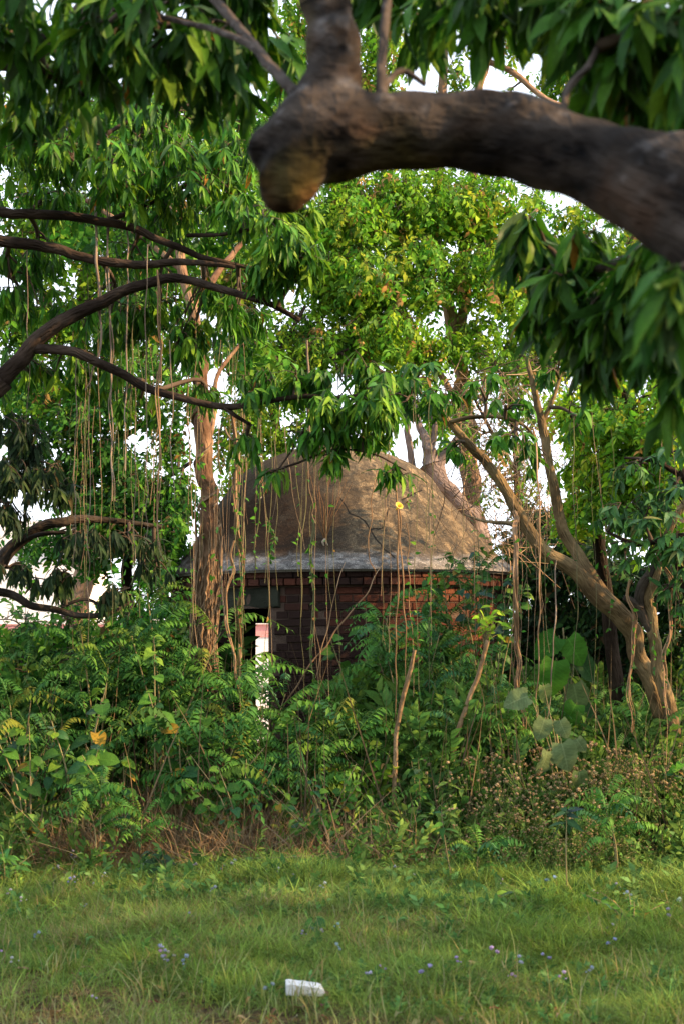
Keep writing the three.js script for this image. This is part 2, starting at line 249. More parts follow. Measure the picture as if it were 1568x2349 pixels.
function domeHit(x, y) { for (let d = 11.5; d < 14.4; d += 0.004) { const p = P(x, y, d), dx = p.x - HUT.x, dz = p.z - HUT.z, h = p.y - Y_EAVE; if (h > 0 && h < 1.55 && Math.hypot(dx, dz) < domeR(h)) return { p, th: Math.atan2(dx, dz), h, n: V(dx, 0.7, dz).normalize() }; } return null; }
const hut = thing('brick_hut', 'round brick hut with a cracked cement dome and dark doorway', 'hut', HUT);
hut.rotation.z = 0.008;
{
  const crackPx = (l) => l.map((q) => [(900 + q[0] / 2.8) * 0.8167, (1150 + q[1] / 2.8) * 0.8167]);
  const cracks = [crackPx([[205, 700], [240, 765], [262, 822], [330, 850], [372, 880], [392, 920], [408, 952], [425, 985], [450, 1025], [482, 1062], [510, 1105], [560, 1140], [590, 1170]]), crackPx([[408, 950], [440, 940], [475, 946], [518, 930], [528, 885], [548, 835], [575, 785]]), crackPx([[690, 716], [745, 690], [800, 660], [850, 640]])].map((c, n) => c.map((q) => { const h = domeHit(q[0], q[1]); return h ? [h.th, h.h] : null; }).filter((q) => q));
  const lines = cracks.map((l) => l.map((q) => [q[0] / 6.28318, domeV(q[1])]));
  const W = 2048, H = 640;
  const stain = [[590, 1190, 85, 85, .95], [660, 1130, 60, 60, .7], [640, 1240, 90, 55, .85], [720, 1180, 60, 70, .55], [530, 1200, 60, 90, .9], [440, 1300, 60, 50, .9], [840, 1250, 90, 60, .25]].map((s) => { const h = domeHit(s[0], s[1]); return h && [h.th / 6.28318, domeV(h.h), s[2] * 0.0058 / 9, s[3] * 0.0062 / 2.7, s[4]]; }).filter((s) => s);
  const field = (U, v) => { // U in -0.5..0.5 round the dome from the front, v from rim to tip
    const b = fbm(U * 40 + 50, v * 12, 0, 5), f = fbm(U * 150 + 60, v * 60, 0, 4), st = fbm(U * 90 + 20, v * 5 + 3, 0, 4);
    let c = mixc([.24, .175, .10], [.15, .115, .07], sstep(.35, .65, b)); c = mixc(c, [.075, .058, .038], sstep(.44, .58, f) * 0.75);
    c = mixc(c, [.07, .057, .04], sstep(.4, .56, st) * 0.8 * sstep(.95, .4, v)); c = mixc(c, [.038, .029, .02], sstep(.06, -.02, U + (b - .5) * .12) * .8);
    let m = 0; for (const s of stain) { const d = Math.hypot((U - s[0]) / s[2], (v - s[1]) / s[3]); m = Math.max(m, s[4] * sstep(1.25, .35, d + (b - .5) * 1.1 + (f - .5) * .9)); }
    c = mixc(c, [.024, .014, .008], m); c = mixc(c, mixc([.2, .19, .175], [.11, .105, .1], sstep(.4, .6, f)), sstep(.115, .04, v + (f - .5) * .06) * (m > 0.6 && U < -.045 ? .25 : .9));
    const sp = hash(Math.round(U * 2600), Math.round(v * 900), 7); c = c.map((x) => x * (sp > .9 ? 2.3 : sp < .15 ? .5 : 1) * (0.85 + .3 * hash(Math.round(U * 1300), Math.round(v * 450), 3)));
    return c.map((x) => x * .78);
  };
  const crackAt = (U, v) => { let d = 9; for (const l of lines) for (let k = 1; k < l.length; k++) { const ax = (l[k - 1][0] - U) * 9, ay = (l[k - 1][1] - v) * 2.7, bx = (l[k][0] - U) * 9, by = (l[k][1] - v) * 2.7, ex = bx - ax, ey = by - ay, t = clamp(-(ax * ex + ay * ey) / (ex * ex + ey * ey + 1e-9)); d = Math.min(d, Math.hypot(ax + ex * t, ay + ey * t)); } return d; };
  const cm = new Uint8Array(W * H * 4), bm = new Uint8Array(W * H * 4), s8 = (x) => 255 * (x <= .0031308 ? 12.92 * x : 1.055 * Math.pow(x, 1 / 2.4) - .055);
  for (let j = 0; j < H; j++) for (let i = 0; i < W; i++) {
    const U = i / W - .5, v = j / H, o = (j * W + i) * 4; let c = [.3, .25, .18], h = .5;
    if (Math.abs(U) < .3) { c = field(U, v); h = .35 + .3 * fbm(U * 220 + 70, v * 75, 0, 4) + .15 * hash(i, j, 1); if (U > -.06 && U < .2) { const d = crackAt(U, v), w = .011 + .008 * (fbm(U * 300 + 9, v * 80, 0, 2) - .5); const k = sstep(w, w * .45, d); c = mixc(c, [.02, .016, .012], k); h *= 1 - .8 * k; } }
    cm[o] = clamp(s8(clamp(c[0])), 0, 255); cm[o + 1] = clamp(s8(clamp(c[1])), 0, 255); cm[o + 2] = clamp(s8(clamp(c[2])), 0, 255); cm[o + 3] = 255; bm[o] = bm[o + 1] = bm[o + 2] = clamp(h) * 255; bm[o + 3] = 255;
  }
  const tx = (d, srgb) => { const t = new THREE.DataTexture(d, W, H); t.magFilter = THREE.LinearFilter; t.minFilter = THREE.LinearMipmapLinearFilter; t.generateMipmaps = true; t.wrapS = THREE.RepeatWrapping; if (srgb) t.colorSpace = THREE.SRGBColorSpace; t.needsUpdate = true; return t; };
  const gb = new GB(), A = 128, n = domePts.length;
  for (let j = 0; j < n; j++) for (let i = 0; i <= A; i++) { const U = i / A - .5, th = U * 6.28318, q = domePts[j], rag = j < 3 ? .022 * (fbm(i % A * .5, j * .3 + 5, 0, 3) - .5) : 0, lump = .03 * (fbm(Math.cos(th) * 2 + 5, q.y * 2.4, Math.sin(th) * 2 + 5.5, 3) - .5) * sstep(.05, .3, q.y), r = q.x + rag + lump; gb.v(Math.sin(th) * r - .05 * sstep(.3, .8, q.y) * sstep(1.5, 1.2, q.y), Y_EAVE + q.y + rag * .5, Math.cos(th) * r, i / A, j / (n - 1), [1, 1, 1]); }
  for (let j = 0; j + 1 < n; j++) for (let i = 0; i < A; i++) { const a = j * (A + 1) + i; gb.q(a, a + 1, a + A + 2, a + A + 1); }
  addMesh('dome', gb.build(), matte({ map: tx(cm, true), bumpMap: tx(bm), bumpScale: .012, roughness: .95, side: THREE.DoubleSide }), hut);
  const sl = new GB(); // broken slab edge under the dome
  for (let i = 0; i <= A; i++) { const th = (i / A - .5) * 6.28318, rag = .03 * (fbm(i % A * .6, 2.2, 0, 3) - .5), k = [.27, .25, .22]; for (const [r, y] of [[1.5, -.028], [1.735 + rag, -.03], [1.745 + rag, -.008], [1.5, -.006]]) sl.v(Math.sin(th) * r, Y_EAVE + y, Math.cos(th) * r, i * .05, r, k); }
  for (let i = 0; i < A; i++) for (let k = 0; k < 3; k++) { const a = i * 4 + k; sl.q(a, a + 4, a + 5, a + 1); }
  addMesh('eave', sl.build(null, true), matte({ vertexColors: true, map: grainMap, roughness: 1, side: THREE.DoubleSide }), hut);
  addMesh('finial', new THREE.LatheGeometry([[0, .1], [.03, .085], [.045, .05], [.03, .02], [.055, -.02], [.05, -.05]].map((q) => new THREE.Vector2(q[0], q[1])).reverse(), 14).translate(0, Y_EAVE + 1.55, 0), matte({ color: new THREE.Color().setRGB(.26, .2, .13), map: grainMap, roughness: 1 }), hut);

  // wall: mortar core with a front doorway and one behind, then every brick
  const D2R = Math.PI / 180, F0 = -43 * D2R, F1 = -22.6 * D2R, B0 = -168 * D2R, B1 = -140.5 * D2R, H0 = 1.79, H1 = 1.68, core = new GB(), MT = [.12, .085, .065];
  const block = (t0, t1, y0, y1, r0, r1, g, c) => { const n = Math.max(2, Math.ceil(Math.abs(t1 - t0) / .06)), col = []; for (let k = 0; k <= n; k++) { const t = mix(t0, t1, k / n), s = Math.sin(t), q = Math.cos(t); col.push([[r1, y0], [r1, y1], [r0, y1], [r0, y0]].map((e) => g.v(s * e[0], e[1], q * e[0], t * e[0] / .5, e[1] / .5, c))); } for (let k = 0; k < n; k++) for (let e = 0; e < 4; e++) { const f = (e + 1) % 4; g.q(col[k][e], col[k + 1][e], col[k + 1][f], col[k][f]); } for (const k of [0, n]) g.q(...col[k]); };
  const RI = R_WALL - .24, RO = R_WALL - .011, T = 6.28318;
  block(F1, B0 + T, -.2, H1, RI, RO, core, MT); block(B1, F0, -.2, H1, RI, RO, core, MT);
  block(F0 - .09, F0, H1, H0, RI, RO, core, MT); block(F1, F0 - .09 + T, H1, H0, RI, RO, core, MT);
  block(-Math.PI, Math.PI, H0, Y_EAVE - .05, RI, RO, core, MT);
  addMesh('mortar', core.build(null, true), matte({ vertexColors: true, map: grainMap, bumpMap: grainBump, bumpScale: .01, roughness: 1, side: THREE.DoubleSide }), hut);
  const r = rng(77), brickGeo = [0, 1, 2, 3, 4, 5].map((k) => { // a brick one unit long with worn arrises; 0-2 headers, 3-5 stretchers
    const g = new GB(), L = k < 3 ? .108 : .222, h = .062, d = .1, e = .005, q = () => (r() - .5) * .004, F4 = [[-L / 2 + e + q(), -h / 2 + e + q(), 0], [L / 2 - e + q(), -h / 2 + e + q(), 0], [L / 2 - e + q(), h / 2 - e + q(), 0], [-L / 2 + e + q(), h / 2 - e + q(), 0]], O4 = [[-L / 2, -h / 2, -e], [L / 2, -h / 2, -e], [L / 2, h / 2, -e], [-L / 2, h / 2, -e]], uu = k * .23;
    const f = F4.map((p) => g.v(...p, uu + p[0] / .5, p[1] / .5 + uu, [1, 1, 1])), o = O4.map((p) => g.v(...p, uu + p[0] / .5, p[1] / .5, [.8, .8, .8])), bk = O4.map((p) => g.v(p[0], p[1], -d, uu + p[0] / .5, p[1] / .5, [.6, .6, .6]));
    g.q(...f); for (let a = 0; a < 4; a++) { const b = (a + 1) % 4; g.q(o[a], o[b], f[b], f[a]); g.q(bk[a], bk[b], o[b], o[a]); }
    return g.build(null, true);
  });
  const tones = [[.17, .062, .04], [.2, .077, .05], [.135, .055, .038], [.24, .095, .058], [.095, .045, .034], [.19, .09, .062], [.06, .036, .03], [.32, .125, .07]];
  const bmats = tones.map((t) => matte({ color: new THREE.Color().setRGB(...t.map((x) => x * .6)), vertexColors: true, map: grainMap, bumpMap: grainBump, bumpScale: .008, roughness: .95 }));
  const list = [];
  const lay = (y, R, course, a0, a1, opening) => {
    const st = course % 2, step0 = (st ? .232 : .118) / R; let t = a0 + r() * step0 * .5;
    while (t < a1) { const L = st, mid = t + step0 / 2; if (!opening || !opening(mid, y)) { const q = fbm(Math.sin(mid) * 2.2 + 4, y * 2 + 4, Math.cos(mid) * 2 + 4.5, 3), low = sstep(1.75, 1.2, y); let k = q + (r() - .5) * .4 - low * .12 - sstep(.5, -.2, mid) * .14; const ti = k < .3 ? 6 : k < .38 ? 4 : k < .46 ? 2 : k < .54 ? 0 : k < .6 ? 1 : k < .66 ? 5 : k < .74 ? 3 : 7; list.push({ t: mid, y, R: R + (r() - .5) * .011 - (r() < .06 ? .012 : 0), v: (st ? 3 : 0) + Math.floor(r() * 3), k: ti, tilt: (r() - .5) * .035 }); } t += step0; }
  };
  const CH = .0705; let course = 0;
  const lintelY = [H0, H0 + .195];
  for (let y = .035; y < Y_CORN - .02; y += CH, course++) lay(y, R_WALL, course, -Math.PI, Math.PI, (m, yy) => { if (m > F0 - .02 && m < F1 + .035 && yy < H0 + .01) return true; if (m > F0 - .12 && m < F1 + .06 && yy > H0 - .03 && yy < lintelY[1]) return true; const mb = m > Math.PI ? m - T : m; return mb > B0 - .04 && mb < B1 + .04 && yy < H1 + .02; });
  lay(Y_CORN + .032, R_WALL + .055, 0, -Math.PI, Math.PI); lay(Y_CORN + .1, R_WALL + .045, 1, -Math.PI, Math.PI);
  const put = (b, m = new THREE.Matrix4()) => m.makeRotationFromEuler(new THREE.Euler(0, b.t, b.tilt, 'YXZ')).setPosition(Math.sin(b.t) * b.R, b.y, Math.cos(b.t) * b.R);
  for (const b of list) { const q = toPhoto(V(HUT.x + Math.sin(b.t) * b.R, b.y, HUT.z + Math.cos(b.t) * b.R)); const front = Math.cos(b.t) > .3; b.s = front && q[0] > 610 && q[0] < 1180 && q[1] < 1620 ? 10 - Math.abs(q[0] - 830) / 200 - (q[1] > 1450 ? (q[1] - 1450) / 60 : 0) : front ? .5 : 0; }
  list.sort((a, b) => b.s - a.s);
  const rest = new GB();
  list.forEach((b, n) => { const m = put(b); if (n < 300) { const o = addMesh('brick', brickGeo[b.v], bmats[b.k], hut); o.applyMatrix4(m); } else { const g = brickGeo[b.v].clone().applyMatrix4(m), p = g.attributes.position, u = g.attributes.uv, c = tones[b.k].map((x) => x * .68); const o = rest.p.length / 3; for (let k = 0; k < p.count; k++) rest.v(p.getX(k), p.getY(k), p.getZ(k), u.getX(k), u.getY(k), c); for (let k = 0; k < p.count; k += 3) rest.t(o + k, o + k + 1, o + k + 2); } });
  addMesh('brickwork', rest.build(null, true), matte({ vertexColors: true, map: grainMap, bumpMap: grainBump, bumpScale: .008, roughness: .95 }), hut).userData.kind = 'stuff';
  const lt = new GB(), tm = (F0 + F1) / 2 + .02; boxGB(lt, -.385, .375, -.0975, .0975, -.25, .0, [.085, .095, .07], .6);
  const lg = new THREE.BoxGeometry(.76, .195, .25, 26, 8, 6).translate(-.005, 0, -.125); { const q = lg.attributes.position, cc = []; for (let k = 0; k < q.count; k++) { const x = q.getX(k), y = q.getY(k), z = q.getZ(k), n = fbm(x * 14 + 5, y * 14 + 3, z * 14 + 1.2, 4) - .5, ed = (Math.abs(y) > .09 ? 1 : 0) * (z > -.01 ? 1 : 0); q.setXYZ(k, x + n * .012, y - Math.sign(y) * ed * (.004 + Math.max(0, n) * .05), z + n * .01 - ed * .006); const s = .75 + .9 * (fbm(x * 9 + 2, y * 4 + 7, 0, 4) - .2) * (y < 0 ? .8 : 1); cc.push(.05 * s, .056 * s, .04 * s); } lg.setAttribute('color', new THREE.Float32BufferAttribute(cc, 3)); lg.computeVertexNormals(); } const lm = addMesh('lintel', lg, matte({ vertexColors: true, map: grainMap, bumpMap: grainBump, bumpScale: .012, roughness: 1 }), hut);
  lm.rotation.y = tm; lm.position.set(Math.sin(tm) * (R_WALL - .012), H0 + .0975, Math.cos(tm) * (R_WALL - .012));
  // rubble floor inside keeps the lower doorway dark and uneven
  const fl = new GB(), fc = fl.v(0, .06, 0, .5, .5, [.12, .09, .06]); let p0 = null, f0 = 0; for (let k = 0; k <= 40; k++) { const t = k / 40 * T, i = fl.v(Math.sin(t) * RI, .04 + .08 * vnoise(k % 40 * .7, 2), Math.cos(t) * RI, k, 0, [.12, .09, .06]); if (k) fl.t(fc, p0, i); p0 = i; }
  addMesh('floor', fl.build(), twigMat, hut);
}
// ---------------------------------------------------------------- spray shapes for the farther trees
function sprayGeo(seed, { n = 10, leaf = oval, size = 0.27, droop = 0.4, hue = 0.3, pair = false, up = 0, stem = [.35, .22, .12], bare = 0.08 } = {}) {
  const r = rng(seed), gb = new GB(), pts = [V(0, 0, 0), V((r() - .5) * .15, .35, (r() - .5) * .15 - .02), V((r() - .5) * .3, .68, -.08 * droop * 2), V((r() - .5) * .4, .95, -.3 * droop)];
  const c = new THREE.CatmullRomCurve3(pts), m = new THREE.Matrix4();
  limb(gb, pts, [.012, .009, .006, .003], { seg: 5, around: 3, tone: [stem, stem], lump: 0, cap: false });
  for (let k = 0; k < n; k++) {
    const t = mix(bare, 1, (pair ? Math.floor(k / 2) * 2 : k) / (n - 1)), p = c.getPoint(t), tg = c.getTangent(t), s = k % 2 ? 1 : -1, side = V(1, 0, 0).applyAxisAngle(tg, (r() - .5) * 2.2 + up).multiplyScalar(s);
    const d = side.addScaledVector(tg, .5 + .5 * r()).add(V(0, 0, -droop * (.3 + r()))).normalize(), g = .72 + .6 * r(), h = (r() - .5) * hue;
    gb.add(leaf[k % leaf.length], basisM(p, d, V((r() - .5) * .8, (r() - .5) * .8, 1), size * (.7 + .6 * r()), m), [g * (1 + h), g, g * (1 - h)]);
  }
  return gb.build();
}
const SPRAY = [1, 2, 3, 4].map((k) => sprayGeo(k * 11)), SPRAY_LONG = [1, 2, 3].map((k) => sprayGeo(k * 17, { leaf: ovalLong, size: .34, n: 9, droop: .9 })), SPRAY_FINE = [1, 2, 3].map((k) => sprayGeo(k * 23, { n: 18, size: .15, droop: .3 }));
const BRIGHT = pal([.15, .38, .02], [.22, .45, .02], [.10, .31, .02], [.32, .52, .03], [.15, .36, .04], [.42, .52, .04], [.12, .26, .05], [.5, .3, .1]);
const MIDG = pal([.055, .21, .018], [.085, .27, .02], [.042, .17, .022], [.11, .30, .024], [.06, .18, .05], [.17, .36, .03], [.085, .17, .06], [.28, .17, .05]);
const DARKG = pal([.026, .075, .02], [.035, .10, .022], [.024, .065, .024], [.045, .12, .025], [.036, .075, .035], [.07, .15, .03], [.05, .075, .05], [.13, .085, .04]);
const GREY = pal([.045, .1, .036], [.058, .125, .045], [.04, .09, .04], [.07, .15, .04], [.06, .11, .06], [.10, .19, .04], [.075, .12, .075], [.16, .13, .05]);
const SW = [.22, .22, .16, .13, .11, .07, .06, .03];
const sprayLeaf = { n: [1, 1], L: .42, spread: .3, droop: .55, w: SW, shapes: 4, twig: .35, axisY: -.35 };
const E1 = { vc: true, gloss: .15, trans: .5 };

// ---------------------------------------------------------------- the mango tree whose limb reaches in from beyond the frame
{
  const main = [[1760, 590, 2.7, 155], [1568, 445, 2.9, 133], [1450, 408, 3.0, 111], [1350, 370, 3.08, 92], [1250, 335, 3.14, 89], [1150, 307, 3.18, 91], [1080, 297, 3.2, 90], [980, 302, 3.2, 87], [900, 302, 3.2, 88], [800, 302, 3.2, 97], [720, 315, 3.2, 95], [660, 345, 3.2, 74], [612, 342, 3.2, 52]];
  const knob = [[705, 335, 3.17, 84], [668, 405, 3.15, 66], [650, 436, 3.14, 53]], upr = [[740, 270, 3.22, 92], [764, 185, 3.23, 66], [763, 100, 3.26, 56], [746, 0, 3.3, 53], [734, -150, 3.36, 52]];
  const bones = []; for (const c of [main, knob, upr]) for (let k = 1; k < c.length; k++) { const a = c[k - 1], b = c[k]; bones.push([P(a[0], a[1], a[2]), P(b[0], b[1], b[2]), a[3] * a[2] / F, b[3] * b[2] / F]); }
  const bumpAt = [[880, 215, 3.12, 26], [1000, 300, 3.05, 40], [640, 300, 3.14, 26], [585, 335, 3.16, 20], [1190, 250, 3.1, 30], [1420, 360, 2.95, 40], [700, 235, 3.14, 30], [600, 400, 3.1, 24]].map((q) => [P(q[0], q[1], q[2]), q[3] * q[2] / F]);
  const box = new THREE.Box3(); for (const b of bones) { box.expandByPoint(b[0]); box.expandByPoint(b[1]); } const cen = box.getCenter(V()), half = box.getSize(V()).multiplyScalar(.5).addScalar(.2);
  const res = 128, mc = new MarchingCubes(res, new THREE.MeshBasicMaterial(), false, false, 400000), q = V(), e = V(), tab = (k, h) => (k / res * 2 - 1) * h;
  for (let z = 0; z < res; z++) for (let y = 0; y < res; y++) for (let x = 0; x < res; x++) {
    q.set(cen.x + tab(x, half.x), cen.y + tab(y, half.y), cen.z + tab(z, half.z)); let s = 0, near = 9;
    for (const b of bones) { e.subVectors(b[1], b[0]); const dx = q.x - b[0].x, dy = q.y - b[0].y, dz = q.z - b[0].z, l = e.lengthSq(), t = clamp((dx * e.x + dy * e.y + dz * e.z) / l); const d = Math.hypot(dx - e.x * t, dy - e.y * t, dz - e.z * t) - mix(b[2], b[3], t); if (d < near) near = d; s += Math.exp(-d / .011); }
    let d = near > .12 ? near : -.011 * Math.log(s) + .004;
    if (Math.abs(d) < .08) { for (const k of bumpAt) { const w = q.distanceTo(k[0]) / (k[1] * 1.5); if (w < 1) d -= .016 * (1 - w * w) * (1 - w * w); } d += .03 * (.5 - fbm(q.x * 7 + 9, q.y * 9, q.z * 9 + 4.3, 3)) + .008 * (.5 - fbm(q.x * 12, q.y * 22 + 5, q.z * 22 + 2.2, 2)); }
    mc.field[x + y * res + z * res * res] = -d;
  }
  mc.isolation = 0; mc.update();
  let g = new THREE.BufferGeometry(); const n = mc.count, pos = new Float32Array(mc.positionArray.subarray(0, n * 3)); for (let k = 0; k < pos.length; k += 3) { pos[k] = cen.x + pos[k] * half.x; pos[k + 1] = cen.y + pos[k + 1] * half.y; pos[k + 2] = cen.z + pos[k + 2] * half.z; }
  g.setAttribute('position', new THREE.BufferAttribute(pos, 3)); g = mergeVertices(g, 1e-5); g.computeVertexNormals();
  const gp = g.attributes.position, col = new Float32Array(gp.count * 3), uv = new Float32Array(gp.count * 2), nn = g.attributes.normal;
  for (let k = 0; k < gp.count; k++) {
    const x = gp.getX(k), y = gp.getY(k), z = gp.getZ(k), f = fbm(x * 9 + 3, y * 12, z * 12 + 1.1, 4), li = fbm(x * 22 + 3, y * 30, z * 30 + 7.1, 3), ny = nn.getY(k);
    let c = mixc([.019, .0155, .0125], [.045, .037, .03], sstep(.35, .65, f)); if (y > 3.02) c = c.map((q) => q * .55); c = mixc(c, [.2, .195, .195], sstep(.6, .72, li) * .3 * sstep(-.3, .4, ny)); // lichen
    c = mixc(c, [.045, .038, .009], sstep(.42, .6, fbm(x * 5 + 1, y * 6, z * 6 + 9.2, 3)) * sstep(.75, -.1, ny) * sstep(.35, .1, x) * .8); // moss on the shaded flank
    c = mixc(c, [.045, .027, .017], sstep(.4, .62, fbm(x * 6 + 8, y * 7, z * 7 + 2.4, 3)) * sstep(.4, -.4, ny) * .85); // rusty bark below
    const kn = P(650, 425, 3.05); if (Math.hypot(x - kn.x, y - kn.y) < .075) c = mixc(c, [.075, .036, .012], .6 * sstep(.3, .6, f));
    col.set(c, k * 3); uv[k * 2] = Math.abs(ny) < .99 ? (y - 2.8) / .35 + z / .5 : z / .4; uv[k * 2 + 1] = x / .5 + (x < .15 && y > 3.0 ? y / .4 : 0);
  }
  g.setAttribute('color', new THREE.BufferAttribute(col, 3)); g.setAttribute('uv', new THREE.BufferAttribute(uv, 2));
  const base = V(3.5, groundH(3.5, -2.2), -2.2), t1 = [[.045, .035, .028], [.085, .068, .055]], pp = (l) => ({ path: l, tone: t1, around: 8 });
  const off = { n: [8, 12], droop: .6 };
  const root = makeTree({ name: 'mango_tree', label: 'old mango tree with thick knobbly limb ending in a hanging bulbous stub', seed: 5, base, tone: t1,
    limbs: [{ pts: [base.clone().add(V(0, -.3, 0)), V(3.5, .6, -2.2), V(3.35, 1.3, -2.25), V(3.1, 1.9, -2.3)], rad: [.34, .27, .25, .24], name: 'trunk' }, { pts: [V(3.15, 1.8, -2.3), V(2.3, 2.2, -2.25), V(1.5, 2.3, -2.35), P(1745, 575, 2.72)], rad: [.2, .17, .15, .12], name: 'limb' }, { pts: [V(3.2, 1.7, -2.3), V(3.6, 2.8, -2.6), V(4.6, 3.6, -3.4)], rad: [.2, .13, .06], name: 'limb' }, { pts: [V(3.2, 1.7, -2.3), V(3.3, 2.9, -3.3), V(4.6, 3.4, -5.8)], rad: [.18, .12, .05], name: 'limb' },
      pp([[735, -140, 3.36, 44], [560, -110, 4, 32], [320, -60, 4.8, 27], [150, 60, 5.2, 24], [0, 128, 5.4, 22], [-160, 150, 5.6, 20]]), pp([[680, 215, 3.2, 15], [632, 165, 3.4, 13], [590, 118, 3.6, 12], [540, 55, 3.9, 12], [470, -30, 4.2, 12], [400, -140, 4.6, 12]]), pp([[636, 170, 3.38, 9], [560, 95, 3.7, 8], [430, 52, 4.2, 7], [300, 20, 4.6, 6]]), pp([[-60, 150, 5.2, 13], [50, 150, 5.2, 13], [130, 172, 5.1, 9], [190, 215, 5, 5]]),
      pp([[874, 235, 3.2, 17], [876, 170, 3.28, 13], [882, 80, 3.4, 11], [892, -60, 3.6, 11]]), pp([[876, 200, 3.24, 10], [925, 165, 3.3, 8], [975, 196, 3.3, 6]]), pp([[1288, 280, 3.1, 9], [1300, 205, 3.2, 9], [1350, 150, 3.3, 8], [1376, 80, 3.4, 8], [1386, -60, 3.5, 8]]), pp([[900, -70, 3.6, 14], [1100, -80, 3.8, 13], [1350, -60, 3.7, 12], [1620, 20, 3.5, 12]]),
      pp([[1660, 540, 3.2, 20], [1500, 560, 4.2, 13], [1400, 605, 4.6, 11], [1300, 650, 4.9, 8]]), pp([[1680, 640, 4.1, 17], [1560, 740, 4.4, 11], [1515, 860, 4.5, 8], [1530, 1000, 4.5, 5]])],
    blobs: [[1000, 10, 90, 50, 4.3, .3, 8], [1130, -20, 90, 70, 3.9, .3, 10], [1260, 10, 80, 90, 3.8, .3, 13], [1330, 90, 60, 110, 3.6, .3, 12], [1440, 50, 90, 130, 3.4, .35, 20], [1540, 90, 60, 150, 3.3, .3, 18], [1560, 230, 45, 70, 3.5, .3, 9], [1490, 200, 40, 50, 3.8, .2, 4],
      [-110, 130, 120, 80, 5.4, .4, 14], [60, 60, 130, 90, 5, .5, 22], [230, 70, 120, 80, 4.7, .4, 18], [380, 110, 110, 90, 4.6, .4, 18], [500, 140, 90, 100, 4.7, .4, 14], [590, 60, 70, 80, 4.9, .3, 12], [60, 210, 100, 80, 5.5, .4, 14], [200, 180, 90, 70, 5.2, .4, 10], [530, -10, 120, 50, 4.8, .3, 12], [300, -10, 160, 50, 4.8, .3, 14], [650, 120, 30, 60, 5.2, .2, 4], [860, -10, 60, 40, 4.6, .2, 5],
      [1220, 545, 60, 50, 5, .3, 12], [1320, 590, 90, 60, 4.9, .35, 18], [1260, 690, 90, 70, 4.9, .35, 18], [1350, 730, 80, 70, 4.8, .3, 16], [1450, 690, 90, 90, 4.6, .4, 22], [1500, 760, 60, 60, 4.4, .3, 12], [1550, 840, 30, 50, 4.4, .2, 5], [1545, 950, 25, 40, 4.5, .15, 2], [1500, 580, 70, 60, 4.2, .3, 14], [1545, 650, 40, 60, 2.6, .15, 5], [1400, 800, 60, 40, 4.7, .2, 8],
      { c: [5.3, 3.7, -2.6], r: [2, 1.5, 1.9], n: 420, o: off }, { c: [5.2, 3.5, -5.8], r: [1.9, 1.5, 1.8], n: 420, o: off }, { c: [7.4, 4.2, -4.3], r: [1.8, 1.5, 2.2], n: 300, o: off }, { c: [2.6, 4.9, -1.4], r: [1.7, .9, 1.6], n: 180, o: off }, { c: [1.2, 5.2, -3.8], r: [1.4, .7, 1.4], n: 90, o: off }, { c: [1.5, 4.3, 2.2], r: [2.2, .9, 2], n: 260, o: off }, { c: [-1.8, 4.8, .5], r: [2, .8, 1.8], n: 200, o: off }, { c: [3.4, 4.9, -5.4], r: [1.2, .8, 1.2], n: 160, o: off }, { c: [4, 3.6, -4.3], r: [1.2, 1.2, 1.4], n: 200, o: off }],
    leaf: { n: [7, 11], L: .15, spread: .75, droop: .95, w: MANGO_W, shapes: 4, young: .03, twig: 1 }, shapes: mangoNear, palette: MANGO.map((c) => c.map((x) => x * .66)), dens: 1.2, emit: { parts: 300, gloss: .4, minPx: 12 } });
  addMesh('limb', g.translate(-base.x, -base.y, -base.z), new THREE.MeshPhysicalMaterial({ vertexColors: true, map: limbMap, bumpMap: limbBump, bumpScale: .012, roughness: .95, specularIntensity: .2 }), root);
  const sc = new THREE.Mesh(new THREE.SphereGeometry(.018, 10, 6).scale(1, .8, .35), matte({ color: new THREE.Color().setRGB(.5, .48, .4), roughness: 1 })); sc.name = 'lichen'; sc.position.copy(P(765, 85, 3.2)).sub(base); root.add(sc);
}

